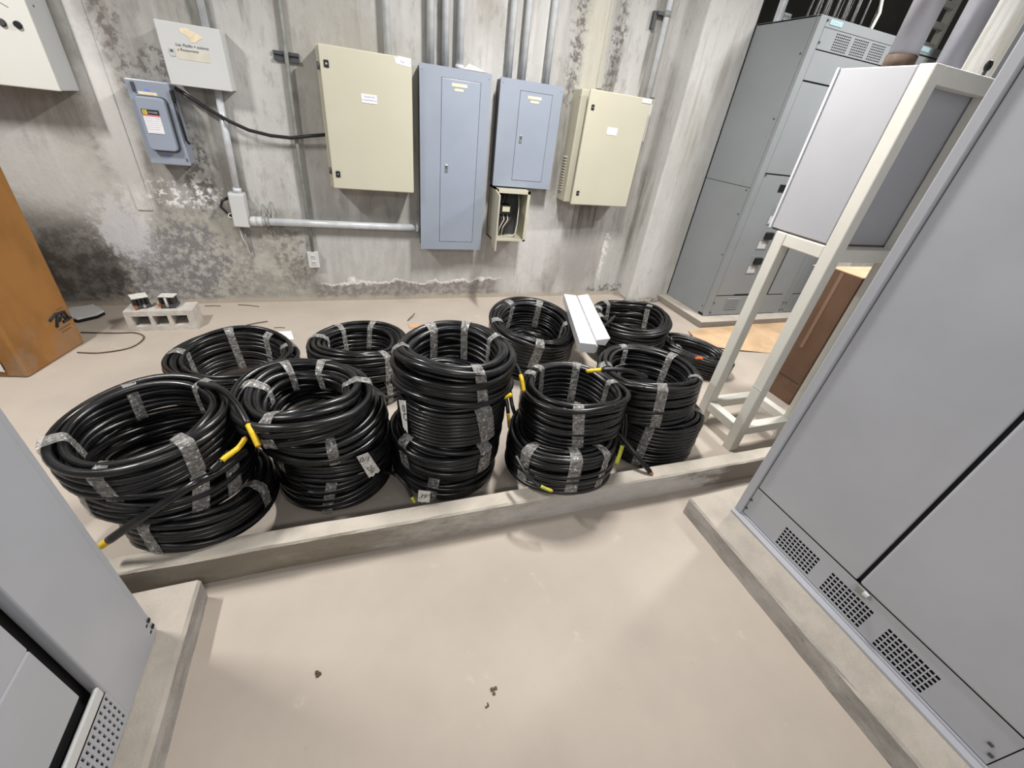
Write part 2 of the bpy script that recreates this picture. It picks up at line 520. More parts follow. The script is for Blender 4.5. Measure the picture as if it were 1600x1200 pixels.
def perf_panel(x_axis_rect, holes, plane):
    """rectangular sheet with real rectangular holes. rect=(a0,a1,b0,b1); plane(a,b,depth)->Vector"""
    a0, a1, b0, b1 = x_axis_rect
    As = sorted({a0, a1, *[h[0] for h in holes], *[h[1] for h in holes]})
    Bs = sorted({b0, b1, *[h[2] for h in holes], *[h[3] for h in holes]})
    hs = {(round(h[0], 5), round(h[2], 5)): h for h in holes}
    mb = MB()
    def inhole(a, b):
        for h in holes:
            if h[0] < a < h[1] and h[2] < b < h[3]:
                return True
        return False
    for i in range(len(As) - 1):
        run = None
        for j in range(len(Bs) - 1):
            ca, cb = (As[i] + As[i + 1]) / 2, (Bs[j] + Bs[j + 1]) / 2
            if not inhole(ca, cb):
                if run is None:
                    run = Bs[j]
            if (inhole(ca, cb) or j == len(Bs) - 2) and run is not None:
                end = Bs[j] if inhole(ca, cb) else Bs[j + 1]
                mb.add([plane(As[i], run, 0), plane(As[i + 1], run, 0), plane(As[i + 1], end, 0), plane(As[i], end, 0)], [(0, 1, 2, 3)])
                run = None
    t = 0.004
    for h in holes:
        c = [(h[0], h[2]), (h[1], h[2]), (h[1], h[3]), (h[0], h[3])]
        for k in range(4):
            p, r = c[k], c[(k + 1) % 4]
            mb.add([plane(*p, 0), plane(*r, 0), plane(*r, t), plane(*p, t)], [(0, 1, 2, 3)])
    return mb

# ------------------------------------------------------------------ setting
YW, ZB = 3.62, 0.10            # wall plane, assumed level of the screed behind the kerb, both before rescaling
struct('floor', B(-6, 6.4, -3, 5.8, -0.2, 0.0), 'floor')
FAR = True
struct('wall_back', B(-6, 3.16, YW, YW + 0.3, ZB, 3.4), 'wall')
struct('wall_recess', B(3.16, 9.5, 5.2, 5.4, ZB, 5.5), 'wall_dim')
FAR = False
# crumbling kerb, slightly out of square
def kerb_mesh(x0, x1, yf0, yf1, wdt, z0, z1, n=60):
    mb = MB()
    vs, fs = [], []
    for i in range(n + 1):
        t = i / n
        x = x0 + (x1 - x0) * t
        y = yf0 + (yf1 - yf0) * t
        j = [mnoise.noise(Vector((x * 9, k * 5.1, 0.3))) * 0.004 for k in range(6)]
        vs += [(x, y + 0.004 + j[0], z0), (x, y + j[1], z1 - 0.008), (x, y + 0.008 + j[2], z1 + j[3]), (x, y + wdt - 0.006, z1 + j[4]), (x, y + wdt + j[5], z1 - 0.006), (x, y + wdt, z0)]
    for i in range(n):
        for k in range(5):
            a = i * 6 + k
            fs.append((a, a + 1, a + 7, a + 6))
    fs += [(0, 1, 2, 3, 4, 5)[::-1], tuple(n * 6 + k for k in range(6))]
    return mb.add(vs, fs)
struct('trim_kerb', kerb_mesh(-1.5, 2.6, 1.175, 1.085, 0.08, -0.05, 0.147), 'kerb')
def plinth_mesh(xe, x_in, y_far, y_near, z, n=40):
    mb = MB()
    vs, fs = [], []
    sg = 1 if x_in > xe else -1
    for i in range(n + 1):
        y = y_far + (y_near - y_far) * i / n
        j = [mnoise.noise(Vector((y * 9, k * 3.7, xe))) * 0.004 for k in range(4)]
        vs += [(xe + sg * 0.004 + j[0], y, -0.05), (xe + j[1], y, z - 0.01), (xe + sg * 0.009 + j[2], y, z + j[3] * 0.5), (x_in, y, z), (x_in, y, -0.05)]
    for i in range(n):
        for k in range(4):
            a = i * 5 + k
            fs.append((a, a + 1, a + 6, a + 5))
    fs += [(0, 1, 2, 3, 4)[::-1], tuple(n * 5 + k for k in range(5))]
    return mb.add(vs, fs)
struct('trim_plinth_right', plinth_mesh(1.46, 2.6, 0.985, -2.5, 0.105), 'plinth')
struct('trim_plinth_left', plinth_mesh(-0.62, -1.6, 1.10, -2.5, 0.11), 'plinth')
FAR = True
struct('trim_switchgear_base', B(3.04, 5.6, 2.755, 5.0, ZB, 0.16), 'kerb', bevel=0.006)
# pilaster beside the switchgear
struct('trim_pilaster', B(2.665, 3.16, 3.45, YW + 0.3, ZB, 3.4), 'pilaster', bevel=0.015)
# shallow vertical plaster ribs on the wall
for i, (x0, x1, d, z0) in enumerate(((2.40, 2.50, 0.012, 1.85), (1.93, 1.985, 0.010, 1.85), (-1.36, -1.27, 0.008, 0.78), (-2.3, -2.2, 0.012, 0.8))):
    struct('trim_rib.%03d' % i if i else 'trim_rib', B(x0, x1, YW - d, YW + 0.01, z0, 3.4), 'wall', bevel=0.006)
# crumbled foot of the pilaster
mb = MB()
for i in range(26):
    x = random.uniform(2.62, 3.02)
    y = 3.44 - random.random() * 0.05
    s = random.uniform(0.008, 0.03)
    mb.box(x - s * 1.6, x + s * 1.6, y - s, y + s, ZB, ZB + s * 0.9, Matrix.Translation((x, y, 0)) @ Matrix.Rotation(random.random() * 3, 4, 'Z') @ Matrix.Translation((-x, -y, 0)))
o = struct('trim_plaster_rubble', mb, 'rough_foot', bevel=0.004)
o['kind'] = 'stuff'
o['label'] = 'crumbled grey plaster debris along the foot of the pilaster'
o['category'] = 'rubble'
# concrete column at far right
struct('trim_column', B(4.33, 4.75, 2.55, 2.74, 0.16, 3.4), 'pilaster', bevel=0.01)

# ------------------------------------------------------------------ wall boxes
def latch(parent, x, y, z):
    a = part('latch', B(x - 0.014, x + 0.014, y - 0.006, y + 0.002, z - 0.019, z + 0.019), 'black', parent, 'black quarter-turn latch', bevel=0.003)
    part('latch_insert', MB().tube([(x, y - 0.005, z), (x, y - 0.009, z)], 0.006, 10), 'steel', a, 'bright metal key slot')

# big cream enclosure, left
t = thing('wall_enclosure', 'large cream steel enclosure with two black latches, left of the tall grey panel', 'enclosure', (0.17, YW, 1.02), 'cream wall enclosures')
part('body', B(-0.115, 0.46, 3.425, YW, 1.035, 1.825), 'cream_side', t, bevel=0.004)
d = part('door', B(-0.098, 0.455, 3.398, 3.421, 1.03, 1.83), 'cream', t, bevel=0.006)
latch(d, -0.06, 3.398, 1.735)
latch(d, -0.06, 3.398, 1.123)
p = part('label_card', B(0.130, 0.228, 3.3955, 3.3985, 1.558, 1.606), 'paper', d, 'white card with two lines of faded blue print')
for k, zz in enumerate((1.592, 1.574)):
    text_part('print', ('TABLERO DE', 'TRANSFERENCIA')[k], 'ink_blue', d, (0.179, 3.3953, zz), XU, ZU, 0.0125)
poly = [(0.345, 3.3965, 1.832), (0.362, 3.3965, 1.815), (0.37, 3.3965, 1.832), (0.45, 3.3965, 1.826), (0.448, 3.3965, 1.782), (0.355, 3.3965, 1.792)]
part('torn_sticker', MB().prism(poly, (0, 0.002, 0)), 'paper', d, 'torn white sticker at the top corner')
text_part('print', 'No. 12', 'ink_blue', d, (0.415, 3.396, 1.804), XU, ZU, 0.022)
part('hinge', MB().tube([(-0.108, 3.41, 1.12), (-0.108, 3.41, 1.16)], 0.007), 'darkgrey', t)
part('hinge', MB().tube([(-0.108, 3.41, 1.70), (-0.108, 3.41, 1.74)], 0.007), 'darkgrey', t)

# grey panelboards
def panelboard(label, x0, x1, z0, z1, yf, door, nameplates, lat, deep):
    t = thing('panelboard', label, 'panelboard', ((x0 + x1) / 2, YW, z0), 'grey panelboards on the wall')
    part('tub', B(x0 + 0.012, x1 - 0.012, yf + 0.014, YW - 0.004, z0 + 0.01, z1 - 0.01), 'darkgrey' if deep else 'panel_gray', t, 'steel tub behind the cover, shade painted into its colour' if deep else None)  # tub coloured dark to stand for its shadowed sides
    dx0, dx1, dz0, dz1 = door
    mb = perf_panel((x0, x1, z0, z1), [(dx0, dx1, dz0, dz1)], lambda a, b, dd: Vector((a, yf + dd, b)))
    for (a0, b0, a1, b1) in ((x0, z0, x1, z0), (x1, z0, x1, z1), (x1, z1, x0, z1), (x0, z1, x0, z0)):
        mb.add([(a0, yf, b0), (a1, yf, b1), (a1, yf + 0.016, b1), (a0, yf + 0.016, b0)], [(0, 1, 2, 3)])
    part('cover', mb, 'panel_gray', t)
    d = part('door', B(dx0 + 0.0025, dx1 - 0.0025, yf - 0.002, yf + 0.02, dz0 + 0.0025, dz1 - 0.0025), 'panel_gray_door', t, bevel=0.002)
    part('gap_backing', B(dx0 - 0.004, dx1 + 0.004, yf + 0.005, yf + 0.012, dz0 - 0.004, dz1 + 0.004), 'dark', t)
    for (a0, a1, b0, b1) in nameplates:
        part('nameplate', B(a0, a1, yf - 0.004, yf - 0.002, b0, b1), 'strip', d, 'cream adhesive name strip')
    l = part('latch', B(lat[0] - 0.011, lat[0] + 0.011, yf - 0.008, yf - 0.001, lat[1] - 0.026, lat[1] + 0.026), 'steel', d, 'bright metal slide latch', bevel=0.003)
    part('latch_slot', B(lat[0] - 0.005, lat[0] + 0.005, yf - 0.0095, yf - 0.007, lat[1] - 0.002, lat[1] + 0.018), 'darkgrey', l)
    for sx in (x0 + 0.02, x1 - 0.02):
        for sz in (z0 + 0.03, z1 - 0.03):
            part('screw', MB().tube([(sx, yf - 0.003, sz), (sx, yf + 0.001, sz)], 0.004, 8), 'panel_gray', t)
    return t
panelboard('tall blue-grey panelboard reaching lowest on the wall, beside the horizontal pipe', 0.515, 1.022, 0.597, 1.822, 3.47, (0.664, 0.945, 0.66, 1.762),
           ((0.737, 0.846, 1.719, 1.738), (0.757, 0.820, 1.694, 1.708)), (0.71, 1.206), True)
panelboard('shorter blue-grey panelboard with a bright glint, above the small open box', 1.095, 1.595, 1.108, 1.818, 3.49, (1.250, 1.512, 1.158, 1.757),
           ((1.314, 1.424, 1.713, 1.731), (1.338, 1.407, 1.690, 1.704)), (1.289, 1.45), True)
solo('paper_scrap', MB().prism([(0.82, 3.50, 1.826), (0.86, 3.50, 1.862), (0.905, 3.50, 1.852), (1.0, 3.50, 1.826)], (0, 0.05, 0)), 'paper_dirty',
     'crumpled whitish scrap lying on top of the tall blue-grey panelboard', 'scrap')

# small open box with relay
t = thing('open_control_box', 'small cream box with its door hanging open showing wires, under the shorter panelboard', 'control box', (1.25, YW, 0.69))
x0, x1, z0, z1, yf = 1.112, 1.402, 0.692, 1.096, 3.42
mb = MB().box(x0, x1, YW - 0.01, YW, z0, z1).box(x0, x0 + 0.012, yf, YW, z0, z1).box(x1 - 0.012, x1, yf, YW, z0, z1).box(x0, x1, yf, YW, z0, z0 + 0.012).box(x0, x1, yf, YW, z1 - 0.012, z1)
part('shell', mb, 'cream_side', t)
mb = MB().box(x0, x1, yf - 0.004, yf, z1 - 0.028, z1).box(x0, x1, yf - 0.004, yf, z0, z0 + 0.016).box(x0, x0 + 0.016, yf - 0.004, yf, z0, z1).box(x1 - 0.024, x1, yf - 0.004, yf, z0, z1)
part('rim', mb, 'cream', t, bevel=0.001)
part('back_plate', B(x0 + 0.02, x1 - 0.02, YW - 0.02, YW - 0.012, z0 + 0.02, z1 - 0.02), 'darkgrey', t)
rot = Matrix.Translation((x0, yf, 0)) @ Matrix.Rotation(math.radians(-101), 4, 'Z') @ Matrix.Translation((-x0, -yf, 0))
dm = part('door', B(x0, x1 - 0.02, yf - 0.014, yf - 0.001, z0 - 0.012, z1 - 0.005, rot), 'cream_side', t, 'door swung fully open', bevel=0.003)
r = part('contactor', B(1.165, 1.275, 3.49, 3.605, 0.895, 0.965).box(1.155, 1.24, 3.54, 3.605, 0.965, 1.06).box(1.15, 1.20, 3.54, 3.605, 0.83, 0.90), 'black', t, 'black contactor block', bevel=0.004)
part('contactor_label', B(1.195, 1.26, 3.486, 3.491, 0.915, 0.955), 'brass', r, 'pale greenish label')
for k in range(9):
    xs = 1.15 + k * 0.017
    xe = 1.14 + k * 0.013
    pts = [Vector((xs, 3.53, 0.90)), Vector((xs + 0.004, 3.50, 0.85)), Vector((xe, 3.51, 0.78)), Vector((xe + random.uniform(-.01, .01), 3.55, 0.70))]
    part('wire', MB().tube(pts, 0.004, 6), ('black', 'white_cable', 'black', 'rust', 'white_cable', 'black', 'white_cable', 'rust', 'black')[k], t)
for k in range(4):
    xs = 1.16 + k * 0.022
    part('wire', MB().tube([(xs, 3.54, 0.96), (xs - 0.012, 3.49, 0.985), (xs + 0.01, 3.51, 1.03), (xs + 0.012, 3.57, 1.08)], 0.005, 6), 'black' if k % 2 else 'darkgrey', t)
part('wire', MB().tube([(1.35, 3.56, 1.07), (1.352, 3.52, 0.95), (1.345, 3.5, 0.82), (1.335, 3.5, 0.735), (1.31, 3.5, 0.715), (1.22, 3.52, 0.71)], 0.0045, 6), 'white_cable', t, 'pale wire looping round the box')

# right cream enclosure, door ajar
t = thing('wall_enclosure', 'large cream steel enclosure with louvred side and door ajar, nearest the pilaster', 'enclosure', (2.03, YW, 1.02), 'cream wall enclosures')
part('body', B(1.735, 2.34, 3.46, YW, 1.025, 1.825), 'cream_side', t, bevel=0.006)
hg = Matrix.Translation((2.33, 3.43, 0)) @ Matrix.Rotation(math.radians(3.2), 4, 'Z') @ Matrix.Translation((-2.33, -3.43, 0))
d = part('door', B(1.762, 2.335, 3.405, 3.43, 1.022, 1.828, hg), 'cream', t, bevel=0.006)
yl = 3.375
latch(d, 1.805, yl + 0.004, 1.715)
latch(d, 1.810, yl + 0.004, 1.112)
part('door_gasket', B(1.785, 2.32, 3.432, 3.45, 1.04, 1.81, hg), 'darkgrey', t)
part('label_card', B(1.972, 2.067, 3.4025, 3.4055, 1.553, 1.603, hg), 'paper', d, 'blank looking white card')
part('torn_sticker', B(2.24, 2.33, 3.4005, 3.4035, 1.795, 1.822, hg), 'paper', d, 'pale sticker at the top corner')
text_part('print', '- C - B', 'ink_blue', d, (2.285, 3.3985, 1.808), XU, ZU, 0.018)
for k in range(13):
    z = 1.10 + k * 0.021
    part('louvre', MB().prism([(1.735, 3.53, z), (1.735, 3.53, z + 0.014), (1.727, 3.53, z + 0.002)], (0, 0.06, 0)), 'cream_side', t)
for zz in (1.055, 1.78):
    part('screw', MB().tube([(1.737, 3.475, zz), (1.731, 3.475, zz)], 0.004, 8), 'steel', t)
solo('junction_box', B(2.35, 2.44, 3.53, YW, 1.53, 1.80), 'grey_box', 'pale bluish junction box tucked behind the right cream enclosure', 'junction box', bevel=0.006)

# white box with buttons, far left
t = thing('control_box', 'off-white control box with dark push buttons at the left end of the wall', 'control box', (-1.9, YW, 1.43))
part('body', B(-2.3, -1.425, 3.415, YW - 0.009, 1.435, 2.05), 'grey_box', t, bevel=0.004)
d = part('front', B(-2.3, -1.425, 3.395, 3.413, 1.432, 2.05), 'white_box', t, bevel=0.005)
for xx, m_ in ((-1.49, 'black'), (-1.55, 'darkgrey'), (-1.61, 'darkgrey')):
    b = part('push_button', MB().tube([(xx, 3.396, 1.70), (xx, 3.38, 1.70)], 0.0135, 18), m_, d)
    part('button_ring', MB().tube([(xx, 3.397, 1.70), (xx, 3.391, 1.70)], 0.0165, 18), 'darkgrey', b)
part('handwriting', MB().tube([(-1.60, 3.3935, 1.81), (-1.56, 3.3935, 1.785), (-1.53, 3.3935, 1.782), (-1.50, 3.3935, 1.765)], 0.0012, 5), 'rust', d, 'faint pen stroke')
part('screw', MB().tube([(-1.427, 3.46, 1.79), (-1.423, 3.46, 1.79)], 0.005, 8), 'darkgrey', t)

# light grey box with handwriting
t = thing('terminal_box', 'light grey box with handwriting and a yellow glue mark, above the safety switch', 'terminal box', (-0.77, YW, 1.53))
part('body', B(-0.915, -0.615, 3.51, YW, 1.53, 1.818), 'grey_box', t, bevel=0.003)
d = part('lid', B(-0.93, -0.618, 3.493, 3.508, 1.526, 1.822), 'grey_box', t, bevel=0.004)
part('stained_patch', B(-0.86, -0.70, 3.4915, 3.4935, 1.655, 1.705), 'patch_beige', d, 'beige stained film')
poly = [(-0.818, 3.4912, 1.797), (-0.782, 3.4912, 1.802), (-0.735, 3.4912, 1.785), (-0.712, 3.4912, 1.766), (-0.732, 3.4912, 1.758), (-0.752, 3.4912, 1.742), (-0.775, 3.4912, 1.742), (-0.782, 3.4912, 1.764), (-0.815, 3.4912, 1.780)]
part('glue_mark', MB().prism(poly, (0, 0.002, 0)), 'patch_yellow', d, 'yellowish torn glue mark')
text_part('handwriting', 'Luz, Pasillo + externa', 'ink', d, (-0.775, 3.491, 1.722), XU, Vector((0, 0, 1)), 0.0185, shear=0.25)
text_part('handwriting', 'y Restaurante', 'ink', d, (-0.80, 3.491, 1.700), XU, Vector((0, 0, 1)), 0.0185, shear=0.25)
part('lock_plate', B(-0.892, -0.868, 3.489, 3.494, 1.664, 1.704), 'jbox', d, bevel=0.002)
part('lock', MB().tube([(-0.88, 3.49, 1.69), (-0.88, 3.484, 1.69)], 0.006, 10), 'darkgrey', d)

# safety switch
t = thing('safety_switch', 'blue-grey safety switch with raised cover and white warning label, below the light grey box', 'switch', (-1.04, YW, 1.10))
part('body', B(-1.14, -0.945, 3.50, YW, 1.10, 1.525), 'panel_gray', t, bevel=0.004)
part('cover', B(-1.15, -0.94, 3.478, 3.502, 1.095, 1.532), 'panel_gray', t, bevel=0.006)
def rrect(x0, x1, z0, z1, r, y, n=5):
    pts = []
    for cx, cz, a0 in ((x1 - r, z1 - r, 0), (x0 + r, z1 - r, 90), (x0 + r, z0 + r, 180), (x1 - r, z0 + r, 270)):
        for k in range(n + 1):
            a = math.radians(a0 + 90 * k / n)
            pts.append(Vector((cx + r * math.cos(a), y, cz + r * math.sin(a))))
    return pts
rp = part('raised_cover', MB().prism(rrect(-1.118, -0.976, 1.176, 1.452, 0.022, 3.435), (0, 0.045, 0)), 'panel_gray_door', t, bevel=0.008, seg=3)
part('shadow_seam', MB().prism(rrect(-1.124, -0.966, 1.168, 1.456, 0.028, 3.472), (0, 0.006, 0)), 'darkgrey', t)
part('warning_label', B(-1.098, -1.015, 3.432, 3.4352, 1.268, 1.372), 'paper', rp, 'white warning label')
part('label_header', B(-1.098, -1.015, 3.4315, 3.4347, 1.362, 1.389), 'ink', rp, 'black header strip')
part('label_emblem', B(-1.094, -1.072, 3.4308, 3.432, 1.365, 1.386), 'label_yellow', rp, 'yellow square emblem')
text_part('print', 'D', 'ink', rp, (-1.083, 3.4306, 1.3755), XU, ZU, 0.018)
text_part('print', 'DANGER', 'paper_dirty', rp, (-1.044, 3.4312, 1.3755), XU, ZU, 0.011)
part('label_stripe', B(-1.098, -1.015, 3.4312, 3.4324, 1.354, 1.362), 'label_red', rp, 'red stripe')
for k in range(6):
    part('print_line', B(-1.094, -1.02 - 0.006 * (k % 3), 3.4314, 3.4321, 1.343 - k * 0.011, 1.3445 - k * 0.011), 'ink_blue', rp)
part('badge', MB().prism(rrect(-1.066, -1.043, 1.480, 1.490, 0.004, 3.4765), (0, 0.003, 0)), 'blue_reflection', t, 'small raised badge painted with a blue reflection')
part('badge', MB().prism(rrect(-1.060, -1.037, 1.143, 1.153, 0.004, 3.4765), (0, 0.003, 0)), 'blue_reflection', t, 'small raised badge painted with a blue reflection')
part('nameplate', B(-1.10, -1.01, 3.4765, 3.479, 1.460, 1.474), 'strip', t, 'beige name strip')
part('hasp', B(-1.122, -1.108, 3.465, 3.479, 1.470, 1.518), 'darkgrey', t, 'dark metal hasp', bevel=0.003)
h = part('handle', B(-0.939, -0.925, 3.46, 3.50, 1.44, 1.50), 'black', t, 'black operating handle', bevel=0.004)
part('handle_grip', MB().tube([(-0.932, 3.48, 1.46), (-0.928, 3.47, 1.36), (-0.925, 3.475, 1.24), (-0.915, 3.48, 1.22)], 0.008, 8), 'black', h)
for zz in (1.125, 1.135):
    part('screw', MB().tube([(-0.952, 3.479, zz), (-0.952, 3.474, zz)], 0.004, 8), 'darkgrey', t)

# ------------------------------------------------------------------ conduits
def conduit(label, pts, r, mat='galv', collars=(), n=14):
    t = thing('conduit', label, 'conduit', pts[0])
    part('pipe', MB().tube(pts, r, n), mat, t)
    for c in collars:
        a, b = Vector(c[0]), Vector(c[1])
        part('coupling', MB().tube([a, b], r * 1.28, n), c[2] if len(c) > 2 else mat, t)
    return t
yc = 3.575
conduit('galvanised conduit rising behind the top of the light grey box', [(-0.70, 3.58, 1.80), (-0.69, 3.58, 3.3)], 0.020)
conduit('galvanised conduit dropping from the light grey box to the junction box', [(-0.712, 3.575, 1.545), (-0.735, 3.575, 0.93)], 0.021, collars=(((-0.731, 3.575, 0.965), (-0.734, 3.575, 0.935)),))
# small conduit with strut
sc = thing('conduit', 'thin weathered conduit running down the wall to the socket', 'conduit', (-0.30, YW, 0.53))
part('pipe', MB().tube([(-0.285, 3.595, 3.3), (-0.287, 3.595, 2.0), (-0.31, 3.592, 1.2), (-0.312, 3.592, 0.53)], 0.0125, 12), 'galv_dull', sc)
solo('strut_channel', MB().box(-0.368, -0.222, 3.60, YW, 1.755, 1.772).box(-0.368, -0.222, 3.60, YW, 1.722, 1.739).box(-0.368, -0.222, 3.612, YW, 1.739, 1.755), 'darkgrey',
     'short dark strut channel behind the thin weathered conduit', 'strut')
t = thing('socket_outlet', 'grey double socket at the bottom of the thin conduit', 'socket', (-0.313, YW, 0.405))
part('box', B(-0.35, -0.276, 3.575, YW, 0.407, 0.525), 'jbox', t, bevel=0.004)
part('plate', B(-0.353, -0.273, 3.570, 3.576, 0.404, 0.528), 'grey_box', t, bevel=0.002)
for zz in (0.49, 0.443):
    s_ = part('receptacle', B(-0.330, -0.296, 3.566, 3.572, zz - 0.017, zz + 0.017), 'white', t, 'white receptacle face', bevel=0.004)
    part('slot', B(-0.322, -0.319, 3.5645, 3.567, zz - 0.006, zz + 0.008).box(-0.308, -0.305, 3.5645, 3.567, zz - 0.006, zz + 0.008), 'dark', s_)
# junction box and horizontal run
t = thing('junction_box', 'grey cast junction box at the left end of the horizontal pipe', 'junction box', (-0.74, YW, 0.70))
jm = Matrix.Translation((-0.74, 0, 0.82)) @ Matrix.Rotation(math.radians(2), 4, 'Y') @ Matrix.Translation((0.74, 0, -0.82))
part('body', B(-0.795, -0.695, 3.54, YW, 0.705, 0.935, jm), 'jbox', t, bevel=0.008)
part('cover', B(-0.79, -0.70, 3.533, 3.541, 0.712, 0.925, jm), 'grey_box', t, bevel=0.004)
part('hub', MB().tube([(-0.695, 3.575, 0.745), (-0.655, 3.575, 0.745)], 0.034, 16), 'jbox', t)
part('loose_wire', MB().tube([(-0.79, 3.57, 0.90), (-0.835, 3.56, 0.88), (-0.85, 3.55, 0.84), (-0.82, 3.55, 0.80), (-0.79, 3.56, 0.775)], 0.009, 8), 'black', t, 'black wires looping out of the side')
part('loose_wire', MB().tube([(-0.79, 3.555, 0.80), (-0.815, 3.545, 0.795), (-0.818, 3.545, 0.775), (-0.79, 3.55, 0.765)], 0.004, 6), 'white_cable', t, 'pale wire loop')
t = thing('conduit', 'thick horizontal galvanised pipe from the junction box to the tall panelboard', 'conduit', (-0.65, yc, 0.743))
part('pipe', MB().tube([(-0.66, yc, 0.745), (0.515, yc, 0.738)], 0.027, 16), 'galv', t)
part('coupling', MB().tube([(-0.655, yc, 0.745), (-0.615, yc, 0.745)], 0.034, 16), 'jbox', t)
part('clamp', MB().tube([(-0.598, yc, 0.745), (-0.575, yc, 0.745)], 0.036, 16), 'galv_dull', t, 'pipe clamp')
part('clamp', MB().tube([(0.49, yc, 0.738), (0.515, yc, 0.738)], 0.032, 16), 'galv', t, 'end fitting')
for k, (xa, za, xb, zb_) in enumerate(((-0.60, 0.72, -0.57, 0.62), (-0.575, 0.72, -0.545, 0.61), (-0.585, 0.77, -0.60, 0.86), (-0.56, 0.77, -0.545, 0.88))):
    solo('anchor_wire', MB().tube([(xa, 3.60, za), ((xa + xb) / 2 + 0.004, 3.585, (za + zb_) / 2), (xb, 3.612, zb_)], 0.004, 6), 'galv_dull',
         'short rusty tie wire sticking out of the wall at the pipe clamp', 'wire', 'tie wires at the pipe clamp')
solo('hanging_wire', MB().tube([(-0.775, 3.575, 0.705), (-0.77, 3.575, 0.63), (-0.745, 3.59, 0.52)], 0.003, 6), 'white_cable', 'thin pale wire hanging below the cast junction box', 'wire')
solo('hanging_wire', MB().tube([(-0.755, 3.585, 0.705), (-0.745, 3.595, 0.60), (-0.74, 3.60, 0.51)], 0.005, 6), 'galv_dull', 'thicker grey wire hanging below the cast junction box', 'wire')
conduit('galvanised conduit rising behind the left cream enclosure', [(0.325, 3.565, 1.78), (0.325, 3.565, 3.3)], 0.0245)
for x, nm in ((0.605, 'first from the left of three conduits above the tall panelboard'), (0.705, 'middle one of three conduits above the tall panelboard'), (0.808, 'last of three conduits above the tall panelboard, nearest the paper scrap')):
    conduit(nm, [(x, 3.56, 1.80), (x - 0.003, 3.56, 3.3)], 0.0245, collars=(((x, 3.56, 1.822), (x, 3.56, 1.85)),) if x > 0.8 else ())
for x, nm in ((1.172, 'first from the left of three conduits above the shorter panelboard'), (1.280, 'middle one of three conduits above the shorter panelboard'), (1.472, 'lone right-hand one of three conduits above the shorter panelboard')):
    conduit(nm, [(x, 3.56, 1.80), (x - 0.006, 3.56, 3.3)], 0.0245)
t = thing('conduit', 'galvanised conduit with a strap, running up from the right cream enclosure', 'conduit', (2.40, 3.58, 1.80))
part('pipe', MB().tube([(2.402, 3.575, 1.80), (2.396, 3.575, 3.3)], 0.0235, 14), 'galv', t)
part('strap', MB().tube([(2.397, 3.575, 2.35), (2.397, 3.575, 2.385)], 0.028, 14), 'galv_dull', t)
part('strap_arm', B(2.315, 2.40, 3.57, 3.61, 2.355, 2.375).box(2.295, 2.318, 3.585, YW, 2.27, 2.375), 'darkgrey', t)
solo('wall_cable', MB().tube([(-0.93, 3.56, 1.51), (-0.87, 3.54, 1.475), (-0.78, 3.535, 1.42), (-0.68, 3.535, 1.365), (-0.58, 3.545, 1.325), (-0.46, 3.555, 1.305), (-0.34, 3.56, 1.302), (-0.22, 3.55, 1.325), (-0.11, 3.53, 1.345)], 0.011, 10), 'black',
     'black cable sagging from the safety switch to the left cream enclosure', 'cable')

# ------------------------------------------------------------------ switchgear
YF = 2.88
t = thing('switchgear', 'grey switchgear section with four breaker handles beside the pilaster', 'switchgear', (3.67, 3.2, 0.16), 'switchgear sections')
part('left_side', B(3.16, 3.172, YF + 0.032, 3.447, 0.16, 1.309), 'sg_front', t, bevel=0.002)
part('left_side', B(3.16, 3.172, YF + 0.032, 3.447, 1.313, 2.412), 'sg_front', t, bevel=0.002)
part('carcass', B(3.175, 4.172, YF + 0.03, 3.447, 0.165, 2.40), 'sg_front', t)
part('top_sheet', B(3.16, 4.178, YF, 3.447, 2.402, 2.412), 'sg_front', t)
part('corner_post', B(3.16, 3.225, YF - 0.004, YF + 0.03, 0.16, 2.412), 'sg_front', t, bevel=0.004)
part('corner_post', B(4.115, 4.178, YF - 0.004, YF + 0.03, 0.16, 2.412), 'sg_front', t, bevel=0.004)
def sgp(name, x0, x1, z0, z1, dy=0.0, parent=None, mat='sg_front', **kw):
    return part(name, B(x0 + 0.0025, x1 - 0.0025, YF - 0.002 - dy, YF + 0.028, z0 + 0.0025, z1 - 0.0025), mat, parent or t, bevel=0.002, **kw)
hd = sgp('header_panel', 3.225, 4.115, 2.352, 2.41)
part('logo_plate', B(3.262, 3.382, YF - 0.006, YF - 0.002, 2.372, 2.400), 'teal', hd, 'teal nameplate')
text_part('print', 'SIEMENS', 'white', hd, (3.322, YF - 0.0065, 2.386), XU, ZU, 0.024)
# vented top panel: three windows of slots
holes = []
for (a0, a1) in ((3.37, 3.53), (3.565, 3.725), (3.76, 3.92)):
    for r_ in range(7):
        z = 2.245 + r_ * 0.0145
        for c_ in range(8):
            x = a0 + c_ * 0.0198
            holes.append((x, x + 0.0145, z, z + 0.0075))
part('vent_panel', perf_panel((3.2275, 4.1125, 2.235, 2.352), holes, lambda a, b, dd: Vector((a, YF - 0.002 + dd, b))), 'sg_front', t)
part('vent_backing', B(3.23, 4.11, YF + 0.012, YF + 0.03, 2.235, 2.352), 'dark', t)
sgp('blank_panel', 3.225, 4.115, 2.052, 2.231)
sgp('blank_panel', 3.225, 4.115, 1.432, 2.047)
part('panel_seam', B(3.225, 4.115, YF + 0.012, YF + 0.03, 2.0, 2.24), 'dark', t)
part('panel_seam', B(3.225, 4.115, YF + 0.012, YF + 0.03, 0.36, 1.45), 'dark', t)
br = sgp('breaker_panel', 3.225, 3.885, 0.372, 1.427)
sgp('right_panel', 3.905, 4.115, 0.372, 1.427)
mtr = part('meter_window', B(3.44, 3.60, YF - 0.008, YF - 0.002, 1.305, 1.362), 'black', br, 'black meter window', bevel=0.002)
